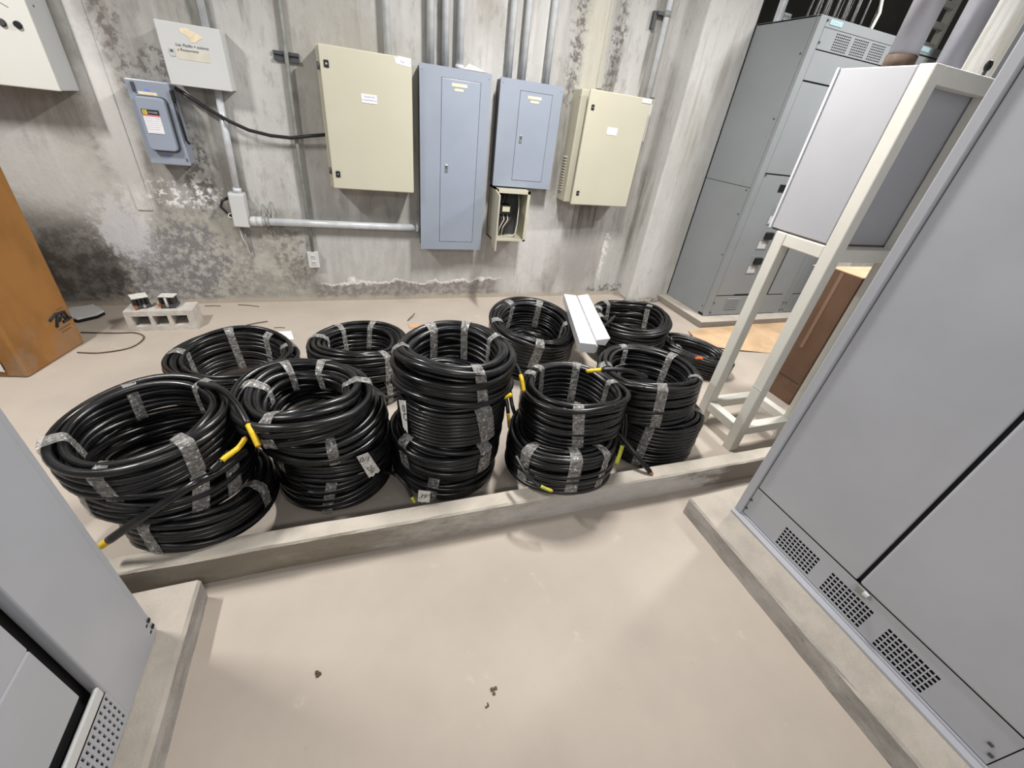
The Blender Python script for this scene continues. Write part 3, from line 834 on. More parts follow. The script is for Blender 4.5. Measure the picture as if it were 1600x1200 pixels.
part('meter_knob', B(3.52, 3.57, YF - 0.03, YF - 0.008, 1.315, 1.352), 'black', mtr, bevel=0.003)
for zz in (1.165, 0.945, 0.715):
    fr = part('breaker', B(3.47, 3.60, YF - 0.005, YF - 0.002, zz - 0.13, zz + 0.045), 'sg_front', br, bevel=0.001)
    part('breaker_plate', B(3.474, 3.596, YF - 0.0062, YF - 0.004, zz - 0.126, zz + 0.041), 'sg_front', br)
    part('breaker_handle', B(3.505, 3.59, YF - 0.035, YF - 0.006, zz - 0.035, zz + 0.03), 'black', br, 'black rotary handle', bevel=0.008)
    part('breaker_label', B(3.478, 3.572, YF - 0.008, YF - 0.006, zz - 0.118, zz - 0.055), 'white', br, 'white circuit label')
part('slot_gap', B(3.45, 3.885, YF - 0.0035, YF, 0.374, 0.384), 'dark', t)
lv = sgp('lower_panel', 3.225, 4.115, 0.165, 0.367)
for (a0, a1) in ((3.385, 3.55), (3.64, 3.80)):
    for k in range(7):
        z = 0.232 + k * 0.0165
        part('louvre', MB().prism([(a0, YF - 0.002, z), (a0, YF - 0.010, z + 0.002), (a0, YF - 0.002, z + 0.010)], (a1 - a0, 0, 0)), 'sg_front', lv)
for zz in (2.39, 2.27, 1.42, 0.30, 0.20):
    part('bolt', MB().tube([(3.232, YF - 0.010, zz), (3.232, YF, zz)], 0.007, 8), 'darkgrey', t)
for (yy, zz) in ((2.94, 1.29), (2.93, 1.10), (2.93, 2.20), (2.94, 1.80), (2.93, 0.75), (2.93, 0.25)):
    part('bolt', MB().tube([(3.155, yy, zz), (3.162, yy, zz)], 0.006, 8), 'darkgrey', t)
part('lifting_notch', B(3.158, 3.163, YF + 0.01, YF + 0.07, 0.165, 0.185), 'dark', t)

t = thing('switchgear', 'second switchgear section, mostly hidden behind the cream stand and pipes', 'switchgear', (4.7, 3.2, 0.16), 'switchgear sections')
part('carcass', B(4.184, 5.2, YF + 0.03, 3.447, 0.16, 2.40), 'sg_front', t)
part('corner_post', B(4.184, 4.245, YF - 0.004, YF + 0.03, 0.16, 2.412), 'sg_front', t, bevel=0.004)
hd = sgp('header_panel', 4.245, 5.14, 2.352, 2.41)
part('logo_plate', B(4.285, 4.40, YF - 0.006, YF - 0.002, 2.372, 2.400), 'teal', hd, 'teal nameplate')
text_part('print', 'SIEMENS', 'white', hd, (4.342, YF - 0.0065, 2.386), XU, ZU, 0.022)
sgp('blank_panel', 4.245, 5.14, 1.432, 2.347)
sgp('blank_panel', 4.245, 5.14, 0.372, 1.427)
sgp('lower_panel', 4.245, 5.14, 0.165, 0.367)
for xx in (4.16, 4.20):
    for zz in (0.20, 0.28):
        part('bolt', MB().tube([(xx + 0.012, YF - 0.012, zz), (xx + 0.012, YF, zz)], 0.007, 8), 'darkgrey', t)

# cables dropping into the switchgear top
for k in range(16):
    x = 3.27 + k * 0.033 + random.uniform(-0.006, 0.006)
    y = (2.97, 3.07, 3.17)[k % 3]
    lean = random.uniform(-0.02, 0.05)
    pts = [Vector((x, y, 2.412)), Vector((x + 0.004, y + 0.004, 2.50)), Vector((x + 0.01 + lean * .4, y + 0.01, 2.68)), Vector((x - 0.01 + lean, y + 0.03, 2.90)), Vector((x - 0.06 + lean, y + 0.10, 3.10))]
    sm = [pts[min(3, int(i / 12 * 4))].lerp(pts[min(3, int(i / 12 * 4)) + 1], i / 12 * 4 - min(3, int(i / 12 * 4))) for i in range(13)]
    solo('black_cable', MB().tube(sm, 0.0135, 8), 'cable', 'black power cable dropping into the top of the first switchgear', 'cable', 'black cables entering the switchgear top')
solo('white_cable', MB().tube([(3.765, 2.95, 2.41), (3.772, 2.95, 2.46), (3.78, 2.95, 2.52), (3.76, 2.97, 2.62), (3.68, 3.02, 2.76)], 0.012, 8), 'white_cable', 'single white cable beside the black ones above the switchgear', 'cable')
t = thing('support_post', 'pale steel post with a perforated bracket behind the switchgear top corner', 'post', (2.98, 3.33, 2.41))
part('post', B(3.205, 3.245, 3.30, 3.345, 2.412, 3.3), 'galv', t, bevel=0.003)
hl = [(3.252 + 0.018 * k, 3.262 + 0.018 * k, 2.452, 2.470) for k in range(4)]
part('bracket', perf_panel((3.245, 3.325, 2.440, 2.482), hl, lambda a, b, dd: Vector((a, 3.30 + dd, b))), 'galv', t)
# ladder tray behind pipes
t = thing('cable_ladder', 'pale vertical cable ladder seen between the two thick pipes', 'cable ladder', (4.6, 3.1, 2.41))
part('rail', B(4.40, 4.43, 3.08, 3.14, 2.41, 3.3), 'stand', t)
part('rail', B(4.76, 4.79, 3.08, 3.14, 2.41, 3.3), 'stand', t)
for k in range(6):
    z = 2.45 + k * 0.13
    part('rung', B(4.43, 4.76, 3.085, 3.125, z, z + 0.04), 'stand', t, bevel=0.003)

# ------------------------------------------------------------------ cream stand with box and pipes
t = thing('steel_stand', 'cream painted square-tube stand right behind the kerb', 'stand', (2.14, 1.39, ZB))
p_ = 0.058
x0, x1, y0, y1 = 1.957, 2.415, 1.232, 1.55
def st(name, *a):
    part(name, B(*a), 'stand', t, bevel=0.005)
st('post', x0, x0 + p_, y0, y0 + p_, ZB, 1.915)
st('post', x1 - p_, x1, y0, y0 + p_, ZB, 1.915)
st('post', x0, x0 + p_, y1 - p_, y1, ZB, 1.272)
st('post', x1 - p_, x1, y1 - p_, y1, ZB, 1.272)
for z0, z1 in ((0.212, 0.268), (1.214, 1.2715)):
    st('rail', x0 + p_, x1 - p_, y0 + 0.002, y0 + p_ - 0.002, z0, z1)
    st('rail', x0 + p_, x1 - p_, y1 - p_ + 0.002, y1 - 0.002, z0, z1)
    st('rail', x0 + 0.002, x0 + p_ - 0.002, y0 + p_, y1 - p_, z0, z1)
    st('rail', x1 - p_ + 0.002, x1 - 0.002, y0 + p_, y1 - p_, z0, z1)
st('rail', x0 + p_, x1 - p_, y0 + 0.002, y0 + p_ - 0.002, 1.858, 1.915)
part('weld_bead', B(x0 - 0.001, x0 + p_ + 0.001, y0 - 0.001, y0 + p_, 0.527, 0.531), 'white', t)
t = thing('pull_box', 'light grey steel pull box held in the cream stand', 'pull box', (2.15, 1.44, 1.28))
bx = part('box', B(1.964, 2.41, 1.296, 1.60, 1.278, 1.912), 'stand_box', t, bevel=0.004)
part('edge_flange', B(1.957, 1.966, 1.592, 1.604, 1.276, 1.914), 'white', t, bevel=0.001)
part('base_gasket', B(1.968, 2.40, 1.30, 1.59, 1.2715, 1.279), 'rust', t)
for (x, lab) in ((2.067, 'thick grey pipe with a rusty ring, first one rising from the pull box'), (2.36, 'thick grey pipe without a rusty ring, second one rising from the pull box')):
    r_ = 0.049 if x < 2.2 else 0.046
    t = thing('riser_pipe', lab, 'pipe', (x, 1.44, 1.912))
    part('pipe', MB().tube([(x, 1.44, 1.913), (x, 1.44, 3.3)], r_, 28), 'pvc', t)
    if x < 2.2:
        part('rusty_ring', MB().tube([(x, 1.44, 1.914), (x, 1.44, 1.958)], r_ + 0.003, 28), 'rust', t, 'brown rusty ring')
t = thing('eye_bolt', 'dark eye bolt on top of the cream stand by the right cabinet', 'bolt', (2.29, 1.30, 1.915))
part('shank', MB().tube([(2.29, 1.262, 1.915), (2.29, 1.262, 1.945)], 0.006, 8), 'darkgrey', t)
part('ring', MB().tube([(2.29 + 0.012 * math.cos(a), 1.262, 1.950 + 0.012 * math.sin(a)) for a in [2 * PI * k / 16 for k in range(17)]], 0.006, 8), 'black', t)

# tall brown carton behind the stand
t = thing('cardboard_box', 'tall brown carton with peeling tape standing behind the cream stand', 'box', (3.0, 1.65, ZB))
cx0, cx1, cy0, cy1, cz1 = 2.80, 3.20, 1.540, 1.745, 1.025
part('carton', B(cx0, cx1, cy0, cy1, ZB, cz1), 'card_dark', t, bevel=0.004)
part('flap', B(cx0 - 0.002, cx1 + 0.002, cy0 - 0.002, cy1 + 0.002, cz1, cz1 + 0.006), 'card_flap', t, 'lighter top flap', bevel=0.001)
part('flap', B(cx0, cx0 + 0.12, cy1, 1.858, 1.0, 1.006), 'card_flap', t, 'lighter side flap sticking out')
part('packing_tape', B(cx0 - 0.003, cx0, 1.650, 1.672, 0.50, 1.02), 'card_tape', t, 'strip of brown tape')
part('crease', B(cx0 - 0.0012, cx0 + 0.001, cy0 + 0.01, cy1 - 0.01, 0.268, 0.271), 'dark', t)

# kraft paper on floor
mb = MB()
pp = [[at_z(x, y, ZB) for x, y in row] for row in (((1075, 517), (1100, 514), (1135, 512), (1195, 505), (1290, 500)), ((1080, 527), (1096, 529), (1145, 525), (1200, 526), (1290, 522)), ((1088, 536), (1098, 541), (1150, 549), (1200, 552), (1290, 545)))]
vs = [p + Vector((0, 0, 0.004 + (0.02 if j == 1 else 0.0) + 0.006 * ((i * 7 + j * 3) % 3))) for j, row in enumerate(pp) for i, p in enumerate(row)]
fs = [(j * 5 + i, j * 5 + i + 1, j * 5 + i + 6, j * 5 + i + 5) for j in range(2) for i in range(4)]
mb.add(vs, fs)
o = solo('kraft_paper', mb, 'kraft', 'creased sheet of tan kraft paper on the floor before the switchgear', 'paper')
md = o.modifiers.new('thick', 'SOLIDIFY'); md.thickness = 0.002

# ------------------------------------------------------------------ right cabinet
FAR = False
t = thing('cabinet', 'large grey cabinet with three vent grilles filling the right foreground', 'cabinet', (2.0, 0.3, 0.105))
XR = 1.648
yF, yN = 0.868, -0.135
part('carcass', B(XR + 0.03, 2.45, -1.3, yF - 0.004, 0.115, 2.3), 'cab', t)
part('base_channel', B(1.615, 1.67, -1.3, yF, 0.105, 0.118).box(1.642, 1.66, -1.3, yF, 0.105, 0.128), 'cab', t, bevel=0.002)
part('corner_post', B(1.636, XR + 0.03, 0.834, 0.872, 0.118, 2.3), 'cab', t, bevel=0.005)
holes = []
for (ya, za) in ((0.488, 0.143), (0.27, 0.14), (0.053, 0.137)):
    for r_ in range(6):
        for c_ in range(10):
            yy = ya + c_ * 0.0166
            zz = za + r_ * 0.0185
            holes.append((yy, yy + 0.0125, zz, zz + 0.0135))
part('vent_panel', perf_panel((yN, 0.8315, 0.130, 0.296), holes, lambda a, b, dd: Vector((XR + dd, a, b))), 'cab', t)
part('vent_backing', B(XR + 0.012, XR + 0.03, yN, 0.83, 0.13, 0.2965), 'dark', t)
ld = part('door', B(XR - 0.001, XR + 0.03, 0.368, 0.8315, 0.3005, 2.29), 'cab', t, bevel=0.004)
rd = part('door', B(XR - 0.006, XR + 0.03, yN, 0.355, 0.3005, 2.29), 'cab', t, bevel=0.010, seg=3)
part('door_gap', B(XR + 0.012, XR + 0.03, 0.30, 0.42, 0.30, 2.29), 'dark', t)
lt = part('door_catch', B(XR - 0.014, XR - 0.004, 0.315, 0.352, 0.268, 0.300), 'galv_dull', t, 'bent metal catch at the foot of the door', bevel=0.003)
part('catch_tab', B(XR - 0.026, XR - 0.014, 0.308, 0.325, 0.290, 0.302), 'white', lt, 'bright worn tab')
part('base_seam', B(XR - 0.0006, XR + 0.001, yN, 0.83, 0.1285, 0.1305), 'darkgrey', t)
part('vent_panel', B(XR, XR + 0.03, -1.25, yN - 0.003, 0.130, 0.296), 'cab', t, 'plain base panel of the next bay')
part('door', B(XR - 0.006, XR + 0.03, -1.25, yN - 0.006, 0.3005, 2.29), 'cab', t, bevel=0.010)
for zz in (0.22, 0.165):
    part('hinge_tab', B(XR - 0.006, XR + 0.002, 0.823, 0.838, zz - 0.004, zz + 0.003), 'darkgrey', t)
for zz, yy in ((0.17, yN + 0.012), (0.2, yN + 0.03)):
    part('hinge_tab', B(XR - 0.006, XR + 0.002, yy - 0.006, yy + 0.006, zz - 0.004, zz + 0.004), 'darkgrey', t)

# ------------------------------------------------------------------ left cabinet
t = thing('cabinet', 'grey cabinet with a dark door gap in the lower left foreground', 'cabinet', (-1.1, 0.4, 0.11))
XL = -0.697
part('carcass', B(-1.5, XL - 0.035, -1.0, 0.945, 0.113, 2.3), 'cab', t)
part('corner_post', B(XL - 0.036, XL - 0.003, 0.922, 0.95, 0.111, 2.3), 'cab', t, bevel=0.005)
part('front_panel', B(XL - 0.03, XL, 0.712, 0.930, 0.111, 2.29), 'cab', t, bevel=0.006, seg=3)
part('door', B(XL - 0.05, XL - 0.004, -0.95, 0.672, 0.350, 0.577), 'cab', t, bevel=0.004)
part('door', B(XL - 0.05, XL - 0.004, -0.95, 0.672, 0.580, 2.29), 'cab', t, bevel=0.004)
part('door_gap', B(XL - 0.055, XL - 0.034, -0.95, 0.72, 0.26, 2.29), 'dark', t)
part('sill_strip', B(XL - 0.012, XL - 0.002, -0.95, 0.712, 0.262, 0.300), 'grey_box', t, 'paler worn sill strip', bevel=0.004)
holes = []
for r_ in range(5):
    for c_ in range(22):
        yy = 0.405 + c_ * 0.0155
        zz = 0.122 + r_ * 0.0268 + (0.007 if c_ % 2 else 0)
        holes.append((yy, yy + 0.0065, zz, zz + 0.0185))
part('grille', perf_panel((-0.95, 0.7125, 0.113, 0.2615), holes, lambda a, b, dd: Vector((XL - 0.001 - dd, a, b))), 'cab', t)
part('grille_backing', B(XL - 0.034, XL - 0.012, -0.95, 0.74, 0.113, 0.262), 'dark', t)
for zz in (0.185, 0.150):
    part('slot_screw', B(XL - 0.001, XL + 0.001, 0.932, 0.944, zz - 0.006, zz + 0.006).box(XL - 0.004, XL + 0.0006, 0.915, 0.924, zz - 0.004, zz + 0.004), 'dark', t)

# ------------------------------------------------------------------ big orange-brown carton at left
FAR = True
t = thing('cardboard_box', 'tall orange-brown carton with a black printed mark at the left edge', 'box', (-2.1, 2.8, ZB))
P0 = Vector((-1.75, 2.625, ZB)); P1 = Vector((-1.657, 3.03, ZB))
P2 = P1 + Vector((-0.75, 0.17, 0)); P3 = P0 + Vector((-0.75, 0.17, 0))
H1 = 1.07
top = lambda p: p + Vector((0.0, 0.05, H1))
mb = MB().add([P0, P1, P2, P3, top(P0), top(P1), top(P2), top(P3)], [(3, 2, 1, 0), (4, 5, 6, 7), (0, 1, 5, 4), (1, 2, 6, 5), (2, 3, 7, 6), (3, 0, 4, 7)])
part('carton', mb, 'card', t, bevel=0.012)
sd = (P1 - P0).normalized()
nrm = Vector((sd.y, -sd.x, 0))
def onside(u, z):
    return P0 + sd * u + nrm * 0.003 + Vector((0, 0.05 * z / H1, z))
def strokes(name, lst, r, mat, lab):
    mb = MB()
    for pts in lst:
        mb.tube([onside(*p) for p in pts], r, 6)
    return part(name, mb, mat, t, lab)
strokes('printed_mark', [((0.262, 0.215), (0.31, 0.235), (0.37, 0.225)), ((0.285, 0.165), (0.325, 0.235)), ((0.315, 0.19), (0.35, 0.215), (0.365, 0.172)), ((0.335, 0.175), (0.395, 0.178)), ((0.37, 0.23), (0.382, 0.18))], 0.008, 'ink', 'bold black printed mark')
strokes('printed_mark', [((0.33, 0.252), (0.37, 0.252)), ((0.29, 0.145), (0.375, 0.147)), ((0.30, 0.125), (0.37, 0.126))], 0.0015, 'rust', 'thin brown printed lines')
part('flap_edge', B(-2.42, -1.70, 2.62, 3.10, ZB + H1 - 0.002, ZB + H1 + 0.006), 'card_flap', t, bevel=0.002)
part('side_tear', MB().prism([onside(0.02, 0.90), onside(0.20, 0.905), onside(0.20, 0.912), onside(0.02, 0.908)], nrm * 0.002), 'rust', t)
part('white_sticker', MB().prism([P3 * 0 + Vector((-1.90, 2.652, 0.15)), Vector((-1.835, 2.637, 0.14)), Vector((-1.835, 2.642, 0.21)), Vector((-1.90, 2.657, 0.22))], (0, -0.003, 0)), 'paper', t, 'white sticker on the near face')

# ------------------------------------------------------------------ concrete block and relays
t = thing('concrete_block', 'hollow grey concrete block with three cells lying by the back wall', 'block', (-1.275, 3.23, ZB))
bx0, bx1, by0, by1, bz0, bz1 = -1.467, -1.085, 3.16, 3.31, ZB, 0.242
hs = [(-1.432, -1.338, bz0 + 0.034, bz1 - 0.034), (-1.318, -1.236, bz0 + 0.034, bz1 - 0.034), (-1.214, -1.124, bz0 + 0.034, bz1 - 0.034)]
mb = perf_panel((bx0, bx1, bz0, bz1), hs, lambda a, b, dd: Vector((a, by0 + dd * 37, b)))
mb.add([(bx0, by0, bz1), (bx1, by0, bz1), (bx1, by1, bz1), (bx0, by1, bz1)], [(0, 1, 2, 3)])
mb.add([(bx0, by0, bz0), (bx1, by0, bz0), (bx1, by1, bz0), (bx0, by1, bz0)], [(0, 1, 2, 3)])
mb.add([(bx0, by0, bz0), (bx0, by0, bz1), (bx0, by1, bz1), (bx0, by1, bz0)], [(0, 1, 2, 3)])
mb.add([(bx1, by0, bz0), (bx1, by0, bz1), (bx1, by1, bz1), (bx1, by1, bz0)], [(0, 1, 2, 3)])
mb.add([(bx0, by1, bz0), (bx1, by1, bz0), (bx1, by1, bz1), (bx0, by1, bz1)], [(0, 1, 2, 3)])
part('block', mb, 'block', t)
def relay(label, x, y, rz, tilt):
    m = Matrix.Translation((x, y, 0.248)) @ Matrix.Rotation(rz, 4, 'Z') @ Matrix.Rotation(tilt, 4, 'X')
    t = thing('old_contactor', label, 'contactor', (x, y, 0.242))
    part('base', B(-0.045, 0.045, -0.04, 0.04, 0, 0.022, m), 'darkgrey', t, bevel=0.003)
    for k in range(4):
        a = -0.042 + k * 0.022
        part('pole_block', B(a, a + 0.018, -0.036, 0.036, 0.022, 0.066, m), 'black', t, bevel=0.003)
    part('coil_frame', B(-0.048, 0.048, 0.02, 0.038, 0.02, 0.07, m), 'galv_dull', t, bevel=0.002)
    part('cover_plate', B(-0.045, 0.045, -0.028, 0.04, 0.067, 0.074, m), 'paper_dirty', t, 'pale dusty top plate', bevel=0.002)
    part('terminal', B(-0.048, -0.03, -0.052, -0.035, 0.01, 0.03, m), 'copper', t)
    part('terminal', B(0.0, 0.014, -0.052, -0.035, 0.01, 0.03, m), 'steel', t)
    return t
relay('dusty black contactor with pale plate, left one on the concrete block', -1.385, 3.245, 0.5, 0.12)
t = relay('dusty black contactor with a pale strip down its front, right one on the concrete block', -1.225, 3.24, -0.1, 0.0)
part('front_strip', B(-1.235, -1.222, 3.198, 3.203, 0.262, 0.318), 'paper_dirty', t, 'pale strip')

# ------------------------------------------------------------------ floor litter
t = thing('tile_piece', 'pale flat piece of panel lying behind the orange-brown carton', 'panel piece', (-1.82, 3.45, ZB))
tp = [Vector((-1.93, 3.40, 0)), Vector((-1.80, 3.325, 0)), Vector((-1.72, 3.39, 0)), Vector((-1.70, 3.45, 0)), Vector((-1.80, 3.57, 0)), Vector((-1.90, 3.52, 0))]
part('sheet', MB().prism([p + Vector((0, 0, ZB + 0.022)) for p in tp], (0, 0, 0.012)), 'grey_box', t, bevel=0.002)
part('foam_edge', MB().prism([p * 0.995 + Vector((-0.01, 0.02, ZB + 0.001)) for p in tp], (0, 0, 0.021)), 'dark', t, 'dark underside')
mb = MB().prism([Vector((-0.66, 2.93, ZB + 0.003)), Vector((-0.46, 2.92, ZB + 0.003)), Vector((-0.49, 3.06, ZB + 0.003)), Vector((-0.645, 3.055, ZB + 0.003))], (0, 0, 0.002))
solo('paper_sheet', mb, 'paper', 'white sheet of paper on the floor behind the back left coil', 'paper')
def spline(pts, n):
    out = []
    P = [pts[0]] + list(pts) + [pts[-1]]
    for i in range(1, len(P) - 2):
        for k in range(n):
            u = k / n
            a, b, c, d = P[i - 1], P[i], P[i + 1], P[i + 2]
            out.append(0.5 * ((2 * b) + (c - a) * u + (2 * a - 5 * b + 4 * c - d) * u * u + (3 * b - a - 3 * c + d) * u ** 3))
    out.append(Vector(pts[-1]))
    return out
lp = [Vector((x, y, ZB + 0.005)) for x, y in ((-1.73, 3.17), (-1.55, 3.14), (-1.43, 3.13), (-1.36, 3.05), (-1.39, 2.92), (-1.52, 2.87), (-1.64, 2.89))]
solo('floor_wire', MB().tube(spline(lp, 6), 0.004, 6), 'rust', 'thin dark wire curling on the floor between carton and concrete block', 'wire')
for k, (xa, ya, xb, yb, mt, lab) in enumerate(((385, 508, 418, 502, 'wood', 'dark stick lying on the floor behind the back left coil'), (637, 501, 648, 490, 'rust', 'small twig standing out on the floor left of the light fitting stack'), (372, 476, 405, 479, 'rust', 'thin dark splinter near the wall right of the concrete block'),
                                      (428, 512, 445, 512, 'wood', 'thin short splinter in front of the paper sheet'), (320, 478, 345, 478, 'wood', 'thin splinter just beside the concrete block'))):
    a, b = at_z(xa, ya, ZB + 0.004), at_z(xb, yb, ZB + (0.004 if k != 1 else 0.03))
    solo('splinter', MB().tube([a, a.lerp(b, 0.5) + Vector((0.004, 0.004, 0.001)), b], 0.004 if k < 2 else 0.0025, 6), mt, lab, 'splinter', 'splinters on the floor')
solo('card_scrap', MB().prism([at_z(x, y, ZB + 0.002) for x, y in ((637, 506), (655, 505), (656, 512), (640, 513))], (0, 0, 0.002)), 'card_flap', 'small tan scrap beside the twig on the floor', 'scrap')
FAR = False
for k, (x, y, s, lab) in enumerate(((500, 1050, 0.010, 'dark speck of dirt left of centre on the near floor'), (772, 1080, 0.010, 'dark speck of dirt at centre of the near floor'), (760, 1103, 0.006, 'small dark crumb just before the central speck'))):
    c = at_z(x, y, 0.0)
    mb = MB()
    for j in range(5):
        p = c + Vector((random.uniform(-s, s), random.uniform(-s, s), 0))
        r_ = s * random.uniform(0.25, 0.5)
        mb.box(p.x - r_, p.x + r_, p.y - r_, p.y + r_, 0, r_)
    solo('dirt_clump', mb, 'rust', lab, 'dirt', 'dirt on the near floor', bevel=0.001)

# ------------------------------------------------------------------ cable coils
GRP = 'coils of black cable piled behind the kerb'
def hull2(pts):
    pts = sorted(set(pts))
    def half(ps):
        h = []
        for p in ps:
            while len(h) >= 2 and (h[-1][0] - h[-2][0]) * (p[1] - h[-2][1]) - (h[-1][1] - h[-2][1]) * (p[0] - h[-2][0]) <= 0:
                h.pop()
            h.append(p)
        return h
    a, b = half(pts), half(pts[::-1])
    return a[:-1] + b[:-1]
def coil(label, c, R, ri, h, rc, n=(0, 0), tapes=(), seed=0, sx=1.0, sy=1.0, rz=0.0, tw=0.045, wild=1.0, bend=0.0):
    rnd = random.Random(seed)
    nv = Vector((n[0], n[1], 1)).normalized()
    rot = Vector((0, 0, 1)).rotation_difference(nv) @ Quaternion((0, 0, 1), rz)
    t = thing('cable_coil', label, 'cable coil', c, GRP, rot)
    ncol = max(2, int(round((R - ri) / (2 * rc))))
    nrow = max(2, int(round(h / (2 * rc))))
    cols = []
    for j in range(ncol):
        rho = ri + rc + (R - ri - 2 * rc) * j / (ncol - 1)
        edge = (j == 0 or j == ncol - 1)
        m = nrow - (1 if edge and ncol > 2 else 0)
        z0 = -(m - 1) / 2 * (h / nrow)
        zz = [z0 + k * h / nrow for k in range(m)]
        if j % 2:
            zz = zz[::-1]
        cols.append([(rho, z) for z in zz])
    slots = [s for c_ in cols for s in c_]
    SEG = 52
    ph = [rnd.uniform(0, 6.28) for _ in range(6)]
    def shape(th, rho, z):
        rr = rho * (1 + 0.014 * math.sin(2 * th + ph[0]) + 0.008 * math.sin(3 * th + ph[1]))
        zz = z + 0.010 * wild * math.sin(2 * th + ph[2]) + 0.005 * wild * math.sin(3 * th + ph[3])
        zz += bend * math.cos(2 * th)
        return Vector((rr * math.cos(th) * sx, rr * math.sin(th) * sy, zz))
    path = []
    th0 = rnd.uniform(0, 6.28)
    for k, (rho, z) in enumerate(slots):
        nx = slots[k + 1] if k + 1 < len(slots) else (rho, z)
        a1, a2 = rnd.uniform(0, 6.28), rnd.uniform(0, 6.28)
        am, az = rc * 0.42 * rnd.random(), rc * 0.95 * rnd.random() * wild
        wd = rnd.random() < 0.2 * wild
        for i in range(SEG):
            u = i / SEG
            w_ = max(0.0, (u - 0.72) / 0.28)
            w_ = w_ * w_ * (3 - 2 * w_)
            fade = math.sin(PI * u) ** 0.6 if 0 < u < 1 else 0
            r_ = rho + (nx[0] - rho) * w_ + am * math.sin(2 * PI * u * 1 + a1) * fade
            z_ = z + (nx[1] - z) * w_ + az * math.sin(2 * PI * u * 2 + a2) * fade
            if wd:
                z_ += fade * rc * 1.6 * math.sin(2 * PI * u + a2)
                r_ += fade * rc * 0.9
            path.append(shape(th0 + 2 * PI * (k + u), r_, z_))
    part('cable', MB().tube(path, rc * 1.02, 8), 'cable', t, local=True)
    # tape bands follow the hull of the section
    hp = hull2([(round(r_ + rc * 1.12 * math.cos(a), 5), round(z_ + rc * 1.12 * math.sin(a), 5)) for r_, z_ in slots for a in [2 * PI * i / 10 for i in range(10)]])
    per = []
    N = 44
    L = [math.dist(hp[i], hp[(i + 1) % len(hp)]) for i in range(len(hp))]
    tot = sum(L)
    for k in range(N):
        s = tot * k / N
        i = 0
        while s > L[i]:
            s -= L[i]; i += 1
        a, b = hp[i], hp[(i + 1) % len(hp)]
        f_ = s / L[i]
        per.append((a[0] + (b[0] - a[0]) * f_, a[1] + (b[1] - a[1]) * f_))
    for ang in tapes:
        th = math.radians(ang) - rz
        w_ = tw * rnd.uniform(0.85, 1.2)
        lean = rnd.uniform(-0.25, 0.25)
        mb = MB()
        vs, fs = [], []
        W = 5
        for k, (r_, z_) in enumerate(per):
            for j in range(W):
                d = (j / (W - 1) - 0.5) * w_ / R + lean * z_ / R
                jr = rnd.uniform(0.0, 0.0026) + 0.001
                cx_ = (R + ri) / 2
                dr, dz = r_ - cx_, z_
                dl = math.hypot(dr, dz) + 1e-6
                vs.append(shape(th + d, r_ + dr / dl * jr + 0.001 * rnd.random(), z_ + dz / dl * jr))
        for k in range(N):
            k2 = (k + 1) % N
            for j in range(W - 1):
                fs.append((k * W + j, k * W + j + 1, k2 * W + j + 1, k2 * W + j))
        mb.add(vs, fs, True)
        part('tape_band', mb, 'tape', t, 'crumpled clear packing tape', local=True)
    return t

def tail(parent, pts, rc, tip=None, tipmat='yellow', core=True, tiplabel='bare yellow cable end'):
    pts = [Vector(p) for p in pts]
    sp = spline(pts, 8)
    n = len(sp)
    if tip:
        acc = 0
        i = n - 1
        while i > 1 and acc < tip:
            acc += (sp[i] - sp[i - 1]).length
            i -= 1
        a = part('cable_tail', MB().tube(sp[:i + 1], rc, 10), 'cable', parent)
        part('cable_end', MB().tube(sp[i:], rc * 0.88, 10), tipmat, a, tiplabel)
        if core:
            d = (sp[-1] - sp[-2]).normalized()
            part('copper_core', MB().tube([sp[-1], sp[-1] + d * 0.006], rc * 0.6, 8), 'copper', a, 'copper strands')
        return a
    return part('cable_tail', MB().tube(sp, rc, 10), 'cable', parent)

def tag_label(parent, corners, txts):
    """torn paper tag on a coil: corners px+Y list -> 4 world points (tl,tr,br,bl)"""
    tl, tr, br, bl = [Vector(c) for c in corners]
    ux = (tr - tl).normalized()
    uy = (tl - bl); uy = (uy - ux * uy.dot(ux)).normalized()
    n = ux.cross(uy)
    jag = [bl + (br - bl) * f_ + (bl - tl) * d for f_, d in ((0.75, 0.04), (0.6, -0.03), (0.35, 0.05), (0.15, -0.02))]
    p = part('paper_tag', MB().prism([tl, tr, br] + jag + [bl], -n * 0.001), 'paper_dirty', parent, 'torn dusty paper tag with pen marks')
    for (tx, fu, fv, size, ang) in txts:
        o = tl + (tr - tl) * fu + (bl - tl) * fv
        r = Quaternion(n, ang)
        text_part('handwriting', tx, 'ink', p, o, r @ ux, r @ uy, size, depth=0.001, shear=0.15)

# front left stack
coil('bottom cable coil of the front left stack, beside the left cabinet', (-0.668, 1.452, 0.178), 0.252, 0.175, 0.16, 0.0145, (0, 0.10), (247, 340), 1)
k1 = coil('middle cable coil of the front left stack, with a long tail poking out left', (-0.738, 1.518, 0.335), 0.280, 0.190, 0.175, 0.0145, (0.01, 0.05), (228, 300, 325), 2, tw=0.06)
k2 = coil('topmost cable coil of the front left stack, its mouth open to view', (-0.767, 1.508, 0.480), 0.265, 0.196, 0.15, 0.0150, (-0.05, -0.07), (195, 118, 52, 312, 258), 3)
tail(k1, [at_y(385, 705, 1.38), at_y(345, 735, 1.29), at_y(300, 758, 1.225), at_y(240, 797, 1.205), at_y(200, 823, 1.21), at_y(158, 853, 1.22)], 0.0145, 0.035, tiplabel='yellow cable end at the far left')
tail(k2, [at_y(312, 600, 1.66), at_y(345, 608, 1.58), at_y(370, 632, 1.48), at_y(390, 668, 1.37), at_y(404, 697, 1.32)], 0.012, 0.085)
tail(k1, [at_y(330, 735, 1.26), at_y(352, 715, 1.30), at_y(372, 700, 1.34), at_y(383, 685, 1.37)], 0.011, 0.10)
